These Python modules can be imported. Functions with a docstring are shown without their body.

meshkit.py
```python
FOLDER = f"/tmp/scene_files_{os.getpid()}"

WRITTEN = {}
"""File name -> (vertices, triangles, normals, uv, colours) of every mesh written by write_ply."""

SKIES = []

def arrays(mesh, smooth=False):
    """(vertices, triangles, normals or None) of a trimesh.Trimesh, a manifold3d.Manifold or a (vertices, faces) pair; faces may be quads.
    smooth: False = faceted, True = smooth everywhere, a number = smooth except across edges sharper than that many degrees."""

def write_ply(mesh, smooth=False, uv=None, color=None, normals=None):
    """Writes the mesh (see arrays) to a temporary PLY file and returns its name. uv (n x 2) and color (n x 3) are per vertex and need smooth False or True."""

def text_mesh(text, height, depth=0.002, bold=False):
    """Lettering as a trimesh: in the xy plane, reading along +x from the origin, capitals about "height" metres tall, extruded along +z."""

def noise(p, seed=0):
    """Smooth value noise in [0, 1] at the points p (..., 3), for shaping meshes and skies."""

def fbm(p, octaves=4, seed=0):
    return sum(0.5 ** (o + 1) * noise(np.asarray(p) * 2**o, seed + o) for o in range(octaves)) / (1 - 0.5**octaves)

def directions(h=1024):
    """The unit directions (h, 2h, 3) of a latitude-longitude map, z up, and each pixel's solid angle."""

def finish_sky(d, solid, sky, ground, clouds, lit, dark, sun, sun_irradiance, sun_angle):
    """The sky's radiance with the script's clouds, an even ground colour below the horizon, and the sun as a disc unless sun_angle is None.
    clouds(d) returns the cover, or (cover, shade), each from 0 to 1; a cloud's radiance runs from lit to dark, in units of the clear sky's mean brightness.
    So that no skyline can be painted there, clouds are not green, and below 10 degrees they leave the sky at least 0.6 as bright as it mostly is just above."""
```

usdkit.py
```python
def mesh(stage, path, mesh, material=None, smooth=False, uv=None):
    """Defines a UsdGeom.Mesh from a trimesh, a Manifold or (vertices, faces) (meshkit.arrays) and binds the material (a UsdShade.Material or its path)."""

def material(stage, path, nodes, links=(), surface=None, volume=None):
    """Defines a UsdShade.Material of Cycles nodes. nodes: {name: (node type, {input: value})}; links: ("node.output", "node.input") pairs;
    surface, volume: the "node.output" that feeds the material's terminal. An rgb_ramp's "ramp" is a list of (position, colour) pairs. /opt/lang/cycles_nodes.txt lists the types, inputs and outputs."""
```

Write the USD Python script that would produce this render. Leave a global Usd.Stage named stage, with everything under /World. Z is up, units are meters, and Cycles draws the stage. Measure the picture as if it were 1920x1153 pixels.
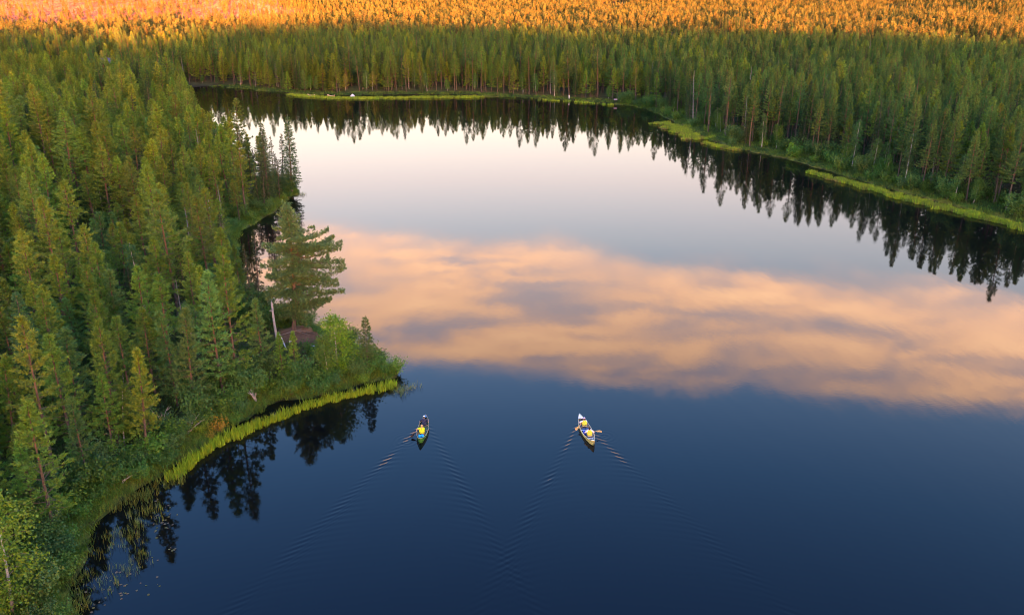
import math, random
import numpy as np
import shapely
from shapely.geometry import Polygon, LineString
import trimesh
import manifold3d as m3
import usdkit, meshkit
from pxr import Usd, UsdGeom, UsdLux, UsdShade, Sdf, Gf, Vt

stage = Usd.Stage.CreateInMemory()
UsdGeom.SetStageUpAxis(stage, 'Z')
UsdGeom.SetStageMetersPerUnit(stage, 1.0)
UsdGeom.Xform.Define(stage, '/World')
UsdGeom.Scope.Define(stage, '/World/Looks')
T = Sdf.ValueTypeNames

# ------------------------------------------------------------------ camera, sky, sun, exposure
F_PX, PITCH, CAM_H = 1612.0, math.radians(20.45), 36.0
cam = UsdGeom.Camera.Define(stage, '/World/camera')
cam.CreateHorizontalApertureAttr(36.0)
cam.CreateVerticalApertureAttr(36.0 * 614 / 1024)
cam.CreateFocalLengthAttr(36.0 * F_PX / 1920)
cam.CreateFStopAttr(0.0)
cam.CreateClippingRangeAttr(Gf.Vec2f(0.5, 20000))
cam.CreateExposureAttr(3.78)
cam.AddTranslateOp().Set(Gf.Vec3d(0, 0, CAM_H))
cam.AddRotateXOp().Set(90 - math.degrees(PITCH))

SUN_EL, SUN_AZ = math.radians(2.0), math.atan2(0.27, -1.0)      # low sun behind the camera, a little to the right
SUN = np.array([math.sin(SUN_AZ) * math.cos(SUN_EL), math.cos(SUN_AZ) * math.cos(SUN_EL), math.sin(SUN_EL)])
sun = UsdLux.DistantLight.Define(stage, '/World/sun')
sun.CreateIntensityAttr(1.25)
sun.CreateColorAttr(Gf.Vec3f(1.0, 0.235, 0.065))
sun.CreateAngleAttr(0.53)
sun.CreateNormalizeAttr(True)
_x = np.cross([0, 0, 1.0], SUN); _x /= np.linalg.norm(_x); _y = np.cross(SUN, _x)
sun.AddTransformOp().Set(Gf.Matrix4d(*_x, 0, *_y, 0, *SUN, 0, 0, 0, 0, 1))

# the sky: physical sky with aerosol boosted for fill light, colour-graded by height, and one long bank of sunset cloud
NOISE = lambda s, d=4, r=0.55, dist=0.0: ("noise_texture", {"scale": s, "detail": float(d), "roughness": r, "distortion": dist})
def mathn(kind, a=None, b=None, clamp=False):
    d = {"math_type": kind, "use_clamp": clamp}
    if a is not None: d["value1"] = a
    if b is not None: d["value2"] = b
    return ("math", d)
SKY_NODES = {
    "tc": ("texture_coordinate", {}),
    "sep": ("separate_xyz", {}),
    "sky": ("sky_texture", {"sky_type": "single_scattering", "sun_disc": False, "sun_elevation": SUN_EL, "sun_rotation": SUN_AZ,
                            "altitude": 200.0, "air_density": 1.0, "aerosol_density": 2.5, "ozone_density": 1.0}),  # aerosol raised as added warm fill from the sunward sky behind the camera
    # colour grade by height above the horizon, holding the mirrored sky as tuned
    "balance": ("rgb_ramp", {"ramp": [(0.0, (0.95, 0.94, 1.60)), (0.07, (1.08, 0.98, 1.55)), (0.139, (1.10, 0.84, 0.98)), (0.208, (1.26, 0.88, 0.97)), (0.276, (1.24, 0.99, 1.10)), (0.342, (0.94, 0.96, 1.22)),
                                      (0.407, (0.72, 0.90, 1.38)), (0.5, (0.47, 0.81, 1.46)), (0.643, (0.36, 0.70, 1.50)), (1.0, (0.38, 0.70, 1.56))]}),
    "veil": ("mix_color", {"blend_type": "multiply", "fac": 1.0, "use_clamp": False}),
    "zc": mathn("maximum", b=0.03),
    "px": mathn("divide"), "py": mathn("divide"),
    "plane": ("combine_xyz", {}),
    "warp_scale": ("mapping", {"mapping_type": "point", "scale": (2.2, 5.0, 1.0), "location": (3.1, 0.7, 0.0)}),
    "edge_scale": ("mapping", {"mapping_type": "point", "scale": (1.5, 1.5, 1.0), "location": (0.3, 4.7, 2.0)}),
    "n_tex": NOISE(1.0, 8, 0.62, 0.35), "n_edge": NOISE(1.0, 8, 0.62, 0.3),
    # band edges in the cloud layer: far edge Yl = 3.5 - 0.37 X, near edge Yu = 2.22 - 0.12 X
    "far_s": mathn("multiply", b=-0.37), "far_e": mathn("add", b=3.0), "far_n": mathn("multiply_add", b=1.15), "far_d": mathn("subtract"),
    "far_m": ("map_range", {"range_type": "smoothstep", "from_min": -0.08, "from_max": 0.42, "to_min": 0.0, "to_max": 1.0, "clamp": True}),
    "near_s": mathn("multiply", b=-0.21), "near_e": mathn("add", b=1.87), "near_n": mathn("multiply_add", b=0.55), "near_d": mathn("subtract"),
    "near_m": ("map_range", {"range_type": "smoothstep", "from_min": -0.02, "from_max": 0.17, "to_min": 0.0, "to_max": 1.0, "clamp": True}),
    "band": mathn("multiply"),
    "puff": ("map_range", {"range_type": "smoothstep", "from_min": 0.32, "from_max": 0.58, "to_min": 0.50, "to_max": 1.0, "clamp": True}),
    "cover": mathn("multiply"), "rim": ("map_range", {"from_min": 0.0, "from_max": 1.0, "to_min": 0.66, "to_max": 1.04, "clamp": True}), "shade": mathn("multiply"),
    "cloud_color": ("rgb_ramp", {"ramp": [(0.0, (1.55, 1.18, 1.22)), (0.40, (2.5, 1.55, 1.22)), (0.56, (3.5, 1.98, 1.22)), (0.75, (4.3, 2.5, 1.4))]}),
    "clouds": ("mix_color", {"blend_type": "mix", "use_clamp": False}),
    "bg": ("background_shader", {"strength": 0.15}),
}
SKY_LINKS = [
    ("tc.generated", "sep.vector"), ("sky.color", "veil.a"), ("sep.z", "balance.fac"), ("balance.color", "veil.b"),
    ("sep.z", "zc.value1"), ("sep.x", "px.value1"), ("zc.value", "px.value2"), ("sep.y", "py.value1"), ("zc.value", "py.value2"),
    ("px.value", "plane.x"), ("py.value", "plane.y"),
    ("plane.vector", "warp_scale.vector"), ("plane.vector", "edge_scale.vector"), ("warp_scale.vector", "n_tex.vector"), ("edge_scale.vector", "n_edge.vector"),
    ("px.value", "far_s.value1"), ("far_s.value", "far_e.value1"), ("n_edge.fac", "far_n.value1"), ("far_e.value", "far_n.value3"), ("far_n.value", "far_d.value1"), ("py.value", "far_d.value2"), ("far_d.value", "far_m.value"),
    ("px.value", "near_s.value1"), ("near_s.value", "near_e.value1"), ("n_edge.fac", "near_n.value1"), ("near_e.value", "near_n.value3"), ("py.value", "near_d.value1"), ("near_n.value", "near_d.value2"), ("near_d.value", "near_m.value"),
    ("far_m.result", "band.value1"), ("near_m.result", "band.value2"),
    ("n_tex.fac", "puff.value"), ("puff.result", "cover.value1"), ("band.value", "cover.value2"),
    ("far_m.result", "rim.value"), ("n_tex.fac", "shade.value1"), ("rim.result", "shade.value2"), ("shade.value", "cloud_color.fac"),
    ("cover.value", "clouds.fac"), ("veil.result", "clouds.a"), ("cloud_color.color", "clouds.b"),
    ("clouds.result", "bg.color"),
]
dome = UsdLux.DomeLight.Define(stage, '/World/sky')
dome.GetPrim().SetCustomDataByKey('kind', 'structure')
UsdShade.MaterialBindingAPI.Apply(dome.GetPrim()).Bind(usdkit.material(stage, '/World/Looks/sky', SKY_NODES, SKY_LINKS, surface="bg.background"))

# ------------------------------------------------------------------ helpers
def ground_at(u, v, z=0.0):
    """Point of the plane at height z that stands at pixel (u, v) of the 1920 x 1153 photograph."""
    a, b = (u - 960) / F_PX, -(v - 576.5) / F_PX
    d = np.array([a, math.cos(PITCH) + b * math.sin(PITCH), -math.sin(PITCH) + b * math.cos(PITCH)])
    t = (z - CAM_H) / d[2]
    return np.array([d[0] * t, d[1] * t])

def pixel_of(p):
    """Pixel (u, v) and depth of points (n, 3)."""
    p = np.atleast_2d(p)
    x, y, z = p[:, 0], p[:, 1], p[:, 2] - CAM_H
    depth = y * math.cos(PITCH) - z * math.sin(PITCH)
    up = y * math.sin(PITCH) + z * math.cos(PITCH)
    return 960 + F_PX * x / depth, 576.5 - F_PX * up / depth, depth

USED = {}
def numbered(name):
    n = USED.get(name, 0); USED[name] = n + 1
    return name if n == 0 else f'{name}_{n:03d}'

def say(prim, label=None, cat=None, group=None, kind=None):
    for k, v in (('label', label), ('category', cat), ('group', group), ('kind', kind)):
        if v: prim.SetCustomDataByKey(k, v)
    return prim

def place(prim, loc=(0, 0, 0), rot=(0, 0, 0), scale=None):
    x = UsdGeom.Xformable(prim)
    x.AddTranslateOp().Set(Gf.Vec3d(*map(float, loc)))
    if any(rot): x.AddRotateXYZOp().Set(Gf.Vec3f(*map(float, rot)))
    if scale is not None: x.AddScaleOp().Set(Gf.Vec3f(*(map(float, scale) if np.ndim(scale) else [float(scale)] * 3)))

def thing(name, label, cat, loc=(0, 0, 0), rot=(0, 0, 0), scale=None, group=None):
    p = UsdGeom.Xform.Define(stage, '/World/' + numbered(name)).GetPrim()
    place(p, loc, rot, scale)
    return say(p, label, cat, group)

def part(parent, name, mesh, mat, smooth=False, tint=None, label=None):
    """One Mesh prim below a thing or a part. tint: colour per vertex."""
    base = parent.GetPath() if hasattr(parent, 'GetPath') else Sdf.Path(parent)
    n, nm = 0, name
    while stage.GetPrimAtPath(base.AppendChild(nm)):
        n += 1; nm = f'{name}_{n:03d}'
    m = usdkit.mesh(stage, str(base.AppendChild(nm)), mesh, mat, smooth=smooth)
    if tint is not None:
        UsdGeom.PrimvarsAPI(m).CreatePrimvar('tint', T.Color3fArray, 'vertex').Set(Vt.Vec3fArray.FromNumpy(np.asarray(tint, np.float32)))
    if label: say(m.GetPrim(), label)
    return m.GetPrim()

def structure(name, mesh, mat, smooth=True, tint=None):
    return say(part('/World', name, mesh, mat, smooth, tint), kind='structure')

kinds = stage.CreateClassPrim('/World/kinds')
def kind_of(name):
    return UsdGeom.Xform.Define(stage, f'/World/kinds/{name}').GetPrim()

def copy_of(kind, name, label, cat, loc, rot=(0, 0, 0), scale=None, group=None):
    p = thing(name, label, cat, loc, rot, scale, group)
    p.GetReferences().AddInternalReference(f'/World/kinds/{kind}')
    p.SetInstanceable(True)
    return p

def scatter(name, label, cat, protos, which, locs, rotz, scales, tilt=None):
    """One PointInstancer with kind 'stuff'. protos: names below /World/kinds."""
    pi = UsdGeom.PointInstancer.Define(stage, '/World/' + numbered(name))
    rel = pi.CreatePrototypesRel()
    for k in protos:
        p = UsdGeom.Xform.Define(stage, pi.GetPath().AppendChild(k)).GetPrim()
        p.GetReferences().AddInternalReference(f'/World/kinds/{k}')
        rel.AddTarget(p.GetPath())
    n = len(locs)
    pi.CreateProtoIndicesAttr(Vt.IntArray.FromNumpy(np.asarray(which, np.int32)))
    pi.CreatePositionsAttr(Vt.Vec3fArray.FromNumpy(np.asarray(locs, np.float32)))
    half = np.asarray(rotz) / 2
    ori = np.zeros((n, 4)); ori[:, 0] = np.cos(half); ori[:, 3] = np.sin(half)
    pi.CreateOrientationsAttr([Gf.Quath(float(a), 0, 0, float(d)) for a, _, _, d in ori])
    s = np.asarray(scales, np.float32)
    if s.ndim == 1: s = np.repeat(s[:, None], 3, 1)
    pi.CreateScalesAttr(Vt.Vec3fArray.FromNumpy(np.ascontiguousarray(s, np.float32)))
    return say(pi.GetPrim(), label, cat, kind='stuff')

def smoothstep(x, a, b):
    t = np.clip((np.asarray(x, float) - a) / (b - a), 0, 1)
    return t * t * (3 - 2 * t)

def join(parts):
    """(vertices, faces) of several (vertices, faces)."""
    vs, fs, n = [], [], 0
    for v, f in parts:
        vs.append(v); fs.append(np.asarray(f) + n); n += len(v)
    return np.vstack(vs), np.vstack(fs)

def tube(points, radii, sides=6, cap=True):
    p = np.asarray(points, float)
    r = np.broadcast_to(np.asarray(radii, float), (len(p),))
    t = np.gradient(p, axis=0); t /= np.linalg.norm(t, axis=1, keepdims=True) + 1e-9
    a = np.cross(t, np.where(np.abs(t[:, 2:]) < 0.9, [0, 0, 1.0], [1.0, 0, 0])); a /= np.linalg.norm(a, axis=1, keepdims=True) + 1e-9
    b = np.cross(t, a); g = np.arange(sides) * 2 * np.pi / sides
    v = (p[:, None] + r[:, None, None] * (np.cos(g)[None, :, None] * a[:, None] + np.sin(g)[None, :, None] * b[:, None])).reshape(-1, 3)
    i, j = np.meshgrid(np.arange(len(p) - 1), np.arange(sides), indexing='ij')
    q = np.stack([i * sides + j, i * sides + (j + 1) % sides, (i + 1) * sides + (j + 1) % sides, (i + 1) * sides + j], -1).reshape(-1, 4)
    f = np.vstack([q[:, [0, 2, 1]], q[:, [0, 3, 2]]])
    if cap:
        n = len(v); v = np.vstack([v, p[:1], p[-1:]])
        k = np.arange(sides); e = (len(p) - 1) * sides
        f = np.vstack([f, np.stack([np.full(sides, n), k, (k + 1) % sides], 1), np.stack([np.full(sides, n + 1), e + (k + 1) % sides, e + k], 1)])
    return v, f

def unit(v):
    return v / (np.linalg.norm(v, axis=-1, keepdims=True) + 1e-9)

# ------------------------------------------------------------------ materials
def attr_mat(name, rough=0.8, translucent=0.0, vary=0.0, noise=None, spec=0.25):
    """Base colour from the mesh's 'tint' (a true colour of the thing), a little different on every copy."""
    nodes = {"at": ("attribute", {"attribute": "tint"}), "p": ("principled_bsdf", {"roughness": rough, "specular_ior_level": spec})}
    links, col = [], "at.color"
    if vary:
        nodes |= {"info": ("object_info", {}), "vh": ("map_range", {"from_min": 0.0, "from_max": 1.0, "to_min": 0.5 - 0.022 * vary, "to_max": 0.5 + 0.018 * vary}),
                  "rv": ("white_noise_texture", {"dimensions": "1D"}), "vv": ("map_range", {"from_min": 0.0, "from_max": 1.0, "to_min": 1 - 0.28 * vary, "to_max": 1 + 0.30 * vary}),
                  "hsv": ("hsv", {"saturation": 1.0, "fac": 1.0})}
        links += [("info.random", "vh.value"), ("vh.result", "hsv.hue"), ("info.random", "rv.w"), ("rv.value", "vv.value"), ("vv.result", "hsv.value"), (col, "hsv.color")]
        col = "hsv.color"
    if noise:
        nodes |= {"geo": ("geometry", {}), "n": ("noise_texture", {"scale": noise, "detail": 5.0, "roughness": 0.65}), "mr": ("map_range", {"from_min": 0.25, "from_max": 0.75, "to_min": 0.55, "to_max": 1.45}),
                  "mul": ("mix_color", {"blend_type": "multiply", "fac": 1.0, "use_clamp": False})}
        links += [("geo.position", "n.vector"), ("n.fac", "mr.value"), (col, "mul.a"), ("mr.result", "mul.b")]
        col = "mul.result"
    links.append((col, "p.base_color"))
    out = "p.BSDF"
    if translucent:
        nodes |= {"tr": ("translucent_bsdf", {}), "mx": ("mix_closure", {"fac": translucent})}
        links += [(col, "tr.color"), ("p.BSDF", "mx.closure1"), ("tr.BSDF", "mx.closure2")]
        out = "mx.closure"
    return usdkit.material(stage, f'/World/Looks/{name}', nodes, links, surface=out)

def plain_mat(name, color, rough=0.6, metal=0.0, spec=0.4, noise=None, amount=0.25, coat=0.0):
    nodes = {"p": ("principled_bsdf", {"base_color": color, "roughness": rough, "metallic": metal, "specular_ior_level": spec, "coat_weight": coat})}
    links = []
    if noise:
        nodes |= {"tc": ("texture_coordinate", {}), "n": ("noise_texture", {"scale": noise, "detail": 5.0, "roughness": 0.6}),
                  "r": ("rgb_ramp", {"ramp": [(0.3, tuple(c * (1 - amount) for c in color)), (0.7, tuple(min(0.9, c * (1 + amount)) for c in color))]}),
                  "b": ("bump", {"strength": 0.3, "distance": 0.01})}
        links = [("tc.object", "n.vector"), ("n.fac", "r.fac"), ("r.color", "p.base_color"), ("n.fac", "b.height"), ("b.normal", "p.normal")]
    return usdkit.material(stage, f'/World/Looks/{name}', nodes, links, surface="p.BSDF")

M = {
    'needles': attr_mat('needles', 0.65, 0.36, vary=1.0, spec=0.3),
    'leaves': attr_mat('leaves', 0.55, 0.38, vary=0.8, spec=0.35),
    'bark': attr_mat('bark', 0.9, noise=9.0, spec=0.15),
    'far_tree': attr_mat('far_tree', 0.8, 0.2, vary=1.2, spec=0.2),
    'grass': attr_mat('grass', 0.6, 0.35, vary=0.7, spec=0.3),
    'dead_wood': plain_mat('dead_wood', (0.36, 0.33, 0.28), 0.85, spec=0.2, noise=6.0),
}
M['ground'] = usdkit.material(stage, '/World/Looks/ground', {
    "at": ("attribute", {"attribute": "tint"}), "geo": ("geometry", {}),
    "n1": ("noise_texture", {"scale": 0.35, "detail": 8.0, "roughness": 0.7}), "n2": ("noise_texture", {"scale": 3.0, "detail": 5.0, "roughness": 0.7}),
    "m1": ("map_range", {"from_min": 0.3, "from_max": 0.7, "to_min": 0.6, "to_max": 1.4}), "m2": ("map_range", {"from_min": 0.3, "from_max": 0.7, "to_min": 0.7, "to_max": 1.3}),
    "a": ("mix_color", {"blend_type": "multiply", "fac": 1.0, "use_clamp": False}), "b": ("mix_color", {"blend_type": "multiply", "fac": 1.0, "use_clamp": False}),
    "bp": ("bump", {"strength": 0.8, "distance": 0.12}), "p": ("principled_bsdf", {"roughness": 0.95, "specular_ior_level": 0.1})},
    [("geo.position", "n1.vector"), ("geo.position", "n2.vector"), ("n1.fac", "m1.value"), ("n2.fac", "m2.value"), ("at.color", "a.a"), ("m1.result", "a.b"),
     ("a.result", "b.a"), ("m2.result", "b.b"), ("b.result", "p.base_color"), ("n2.fac", "bp.height"), ("bp.normal", "p.normal")], surface="p.BSDF")
M['water'] = usdkit.material(stage, '/World/Looks/water', {
    "geo": ("geometry", {}), "swell_map": ("mapping", {"mapping_type": "point", "scale": (0.42, 0.16, 1.0)}),
    "n1": ("noise_texture", {"scale": 4.5, "detail": 3.0, "roughness": 0.5}), "n2": ("noise_texture", {"scale": 0.05, "detail": 2.0, "roughness": 0.5}),
    "n3": ("noise_texture", {"scale": 1.0, "detail": 2.0, "roughness": 0.5}),
    "calm": ("map_range", {"range_type": "smoothstep", "from_min": 0.38, "from_max": 0.62, "to_min": 0.35, "to_max": 1.0, "clamp": True}),
    "mul": mathn("multiply"), "bp": ("bump", {"strength": 1.0, "distance": 0.0013}), "bs": ("bump", {"strength": 1.0, "distance": 0.006}),
    "p": ("principled_bsdf", {"base_color": (0.0008, 0.0010, 0.0010), "roughness": 0.022, "ior": 1.24, "specular_ior_level": 0.5})},
    [("geo.position", "n1.vector"), ("geo.position", "n2.vector"), ("geo.position", "swell_map.vector"), ("swell_map.vector", "n3.vector"), ("n2.fac", "calm.value"), ("n1.fac", "mul.value1"), ("calm.result", "mul.value2"),
     ("n3.fac", "bs.height"), ("mul.value", "bp.height"), ("bs.normal", "bp.normal"), ("bp.normal", "p.normal")], surface="p.BSDF")

# ------------------------------------------------------------------ the lake's outline, traced on the water plane
SHORE_PX = [(100,1230),(128,1153),(140,1090),(165,1010),(195,965),(235,925),(285,903),(325,880),(352,852),(390,826),(440,797),(480,776),(511,757),(560,748),(610,738),(662,727),(714,711),(738,712),
            (744,704),(738,694),(715,674),(690,657),(660,645),(630,631),(595,614),(560,598),(530,590),(505,584),(480,568),(462,545),(452,515),(443,480),(442,450),(455,430),(480,417),(500,407),(520,392),(537,376),(557,363),
            (561,357),(547,350),(527,345),(505,338),(480,330),(455,315),(435,300),(415,275),(398,250),(382,225),(368,195),(350,168),(352,163),(380,162),(420,164),(480,170),(540,176),(600,179),(660,180),(750,179),(850,178),(905,181),
            (960,184),(1010,186),(1080,190),(1140,195),(1190,200),(1222,208),(1240,216),(1258,226),(1285,240),(1310,254),(1340,266),(1388,281),(1440,291),(1490,302),(1525,313),(1570,326),(1640,347),(1700,364),(1800,389),(1860,404),(1920,420),(2050,456),(2200,502),(2400,572),(2700,690)]
shore = [tuple(ground_at(u, v)) for u, v in SHORE_PX] + [(120, 10), (128, -40), (95, -95), (30, -120), (-20, -110), (-44, -70), (-40, -20), (-33, 15)]
def chaikin(pts, n):
    p = np.asarray(pts)
    for _ in range(n):
        q = np.roll(p, -1, 0)
        p = np.stack([0.75 * p + 0.25 * q, 0.25 * p + 0.75 * q], 1).reshape(-1, 2)
    return p
outline = LineString(np.vstack([chaikin(shore, 2), chaikin(shore, 2)[:1]])).segmentize(1.5)
oc = np.array(outline.coords)[:-1]
oc = oc + 0.55 * (meshkit.fbm(np.column_stack([oc * 0.25, np.zeros(len(oc))]))[:, None] if False else np.sin(oc[:, ::-1] * 0.9 + np.sin(oc * 0.37) * 2)) * 0.45
LAKE = Polygon(oc).buffer(0)
if LAKE.geom_type != 'Polygon': LAKE = max(LAKE.geoms, key=lambda g: g.area)
EDGE = LAKE.exterior
shapely.prepare(LAKE); shapely.prepare(EDGE)
def inland(x, y):
    """Distance from the water's edge, positive on land."""
    p = shapely.points(np.asarray(x, float).ravel(), np.asarray(y, float).ravel())
    d = shapely.distance(p, EDGE)
    return np.where(shapely.contains(LAKE, p), -d, d).reshape(np.shape(x))

CAMP = np.array([-21.8, 86.0])
def ground_height(x, y, d=None):
    x, y = np.asarray(x, float), np.asarray(y, float)
    d = inland(x, y) if d is None else d
    land = np.maximum(d, 0)
    z = 0.30 * (1 - np.exp(-land / 0.5)) + 1.1 * (1 - np.exp(-land / 14))
    left = smoothstep(-x, 15, 70) * (1 - smoothstep(y - 0.25 * (x + 100), 160, 250))
    z += 13.0 * left * smoothstep(land, 8, 90) * smoothstep(y, 40, 150)
    far = np.hypot(x * 0.8, y)
    z += np.interp(far, [270, 420, 600, 800, 1000, 1300, 1700, 2200, 3000, 5000], [0, 1.5, 3.5, 7, 12, 22, 40, 62, 90, 110]) * smoothstep(land, 5, 120) * (y > 0)
    z += 3.0 * smoothstep(far, 420, 800) * np.sin(x / 170 + 0.8) * np.sin(y / 210) * (y > 0)
    crest = 34 + 2.5 * np.sin(x / 61) + 1.5 * np.sin(x / 23 + 1) - 9.5 * np.exp(-((x - 28) / 36) ** 2) - 4.5 * smoothstep(x, 300, 400)
    z += crest * np.exp(-((y + 330) / 110) ** 2) * smoothstep(land, 10, 120)
    z += 0.55 * np.exp(-((x - CAMP[0]) ** 2 + (y - CAMP[1] - 1.5) ** 2) / 30) * smoothstep(land, 0.3, 3)
    z += 0.35 * np.sin(x * 0.21 + np.sin(y * 0.13)) * np.sin(y * 0.17) * smoothstep(land, 2, 20)
    z = np.where(d < 0, -np.minimum(1.6, 0.22 * -d + 0.0), z)
    return z

def graded(lo, hi, step, out_lo, out_hi, grow=1.12, most=60.0):
    core = np.arange(lo, hi + step * 0.5, step)
    def run(start, end, sign):
        v, s, r = start, step, []
        while (v - end) * sign < 0:
            s = min(s * grow, most); v += sign * s; r.append(v)
        return r
    return np.array(run(lo, out_lo, -1)[::-1] + list(core) + run(core[-1], out_hi, 1))

def grid_mesh(xs, ys, z):
    nx, ny = len(xs), len(ys)
    X, Y = np.meshgrid(xs, ys)
    v = np.stack([X, Y, z], -1).reshape(-1, 3)
    i, j = np.meshgrid(np.arange(nx - 1), np.arange(ny - 1))
    a = (j * nx + i).ravel()
    return v, np.vstack([np.stack([a, a + 1, a + nx + 1], 1), np.stack([a, a + nx + 1, a + nx], 1)])

xs = graded(-80, 90, 0.85, -4200, 4200, 1.09)
ys = graded(25, 200, 0.85, -900, 6200, 1.07)
GX, GY = np.meshgrid(xs, ys)
GD = inland(GX, GY)
GZ = ground_height(GX, GY, GD)
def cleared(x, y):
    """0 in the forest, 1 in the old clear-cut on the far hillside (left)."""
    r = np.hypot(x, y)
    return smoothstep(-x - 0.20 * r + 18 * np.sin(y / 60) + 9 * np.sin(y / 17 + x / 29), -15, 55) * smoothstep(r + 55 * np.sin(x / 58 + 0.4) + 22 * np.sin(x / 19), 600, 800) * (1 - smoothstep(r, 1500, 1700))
def bare(x, y):
    dx, dy = x - CAMP[0], y - CAMP[1]
    return 1 - smoothstep((dx / 3.3) ** 2 + (dy / 3.9) ** 2 + 0.45 * np.sin(x * 1.7 + np.sin(y * 2.3)) * np.sin(y * 1.3 + np.sin(x * 1.9)), 0.35, 1.45)
def ground_tint(x, y, d):
    n = 0.5 + 0.5 * np.sin(x * 0.13 + 2 * np.sin(y * 0.09)) * np.sin(y * 0.11 + 1.3 * np.sin(x * 0.07))
    c = np.array([0.062, 0.054, 0.022]) * (1 - n[..., None]) + np.array([0.050, 0.070, 0.018]) * n[..., None]
    bank = (1 - smoothstep(d, 1.0, 5.0))[..., None]
    c = c * (1 - bank) + np.array([0.095, 0.115, 0.015]) * bank
    b = bare(x, y)[..., None]
    c = c * (1 - b) + np.array([0.165, 0.085, 0.045]) * b
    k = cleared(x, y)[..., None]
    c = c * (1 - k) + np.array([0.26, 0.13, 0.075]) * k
    return np.where((d < 0)[..., None], np.array([0.02, 0.018, 0.01]), c)
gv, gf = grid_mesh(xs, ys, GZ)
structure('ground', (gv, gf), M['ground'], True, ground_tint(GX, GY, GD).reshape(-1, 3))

# ------------------------------------------------------------------ the water with the two canoes' wakes
CANOES = [dict(bow=ground_at(798, 789), stern=ground_at(788, 831), track=math.radians(-0.5)), dict(bow=ground_at(1087, 787), stern=ground_at(1112, 835), track=math.radians(3.0))]
wx = graded(-29, 30, 0.085, -420, 400, 1.25, 40.0)
wy = graded(33, 72, 0.085, -160, 420, 1.25, 40.0)
WX, WY = np.meshgrid(wx, wy)
WZ = np.zeros_like(WX)
for c in CANOES:
    s, k = math.sin(c['track']), math.cos(c['track'])
    dx, dy = WX - c['bow'][0], WY - c['bow'][1]
    back, side = -(dy * k - dx * s) , (dx * k + dy * s) / 1.10      # distance behind the bow, distance off the track
    on = (back > 0) & (np.abs(side) < 0.42 * back + 0.8) & (back < 36) & (np.abs(WX) < 31)
    b, q = back[on], side[on]
    h = np.zeros(len(b))
    th = np.linspace(-1.02, 1.02, 460)
    k0 = 9.81 / 1.05 ** 2
    for t in th:
        sec = 1 / math.cos(t)
        w = sec ** 1.9 * math.exp(-(abs(t) / 0.90) ** 6) * (0.36 + 0.64 * smoothstep(abs(t), 0.15, 0.6))
        h += w * np.cos(k0 * sec * sec * (b * math.cos(t) + q * math.sin(t)))
    h *= (th[1] - th[0])
    arm = np.exp(-((np.abs(q) / (b + 0.3) - 0.335) / 0.10) ** 2)
    env = smoothstep(b, 0.0, 1.2) * smoothstep(np.abs(q) / (b + 0.05), 0.0, 0.22) ** (1.0 * np.exp(-b / 4)) * np.exp(-b / 12.0) * (1 - smoothstep(b, 28, 36)) * (1 - smoothstep(np.abs(q) - 0.38 * b, 0.0, 0.6))
    patch = np.clip(0.48 + 1.7 * (meshkit.noise(np.column_stack([b * 0.42, q * 0.55, np.full(len(b), 9 + c['track'] * 70)]), 4) - 0.5), 0.14, 1.1)
    WZ[on] += 0.0094 * h * env * (0.34 + 0.9 * arm) * np.sqrt(b + 0.5) * (0.9 * patch + 0.1)
for cx, cy, a in ((-8.9, 64.2, 0.004), (7.9, 65.0, 0.003)):
    r = np.hypot(WX - cx, WY - cy)
    WZ += a * np.cos(r * 15) * np.exp(-(r / 0.9) ** 2)
wv, wf = grid_mesh(wx, wy, WZ)
structure('lake', (wv, wf), M['water'], True)

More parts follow.
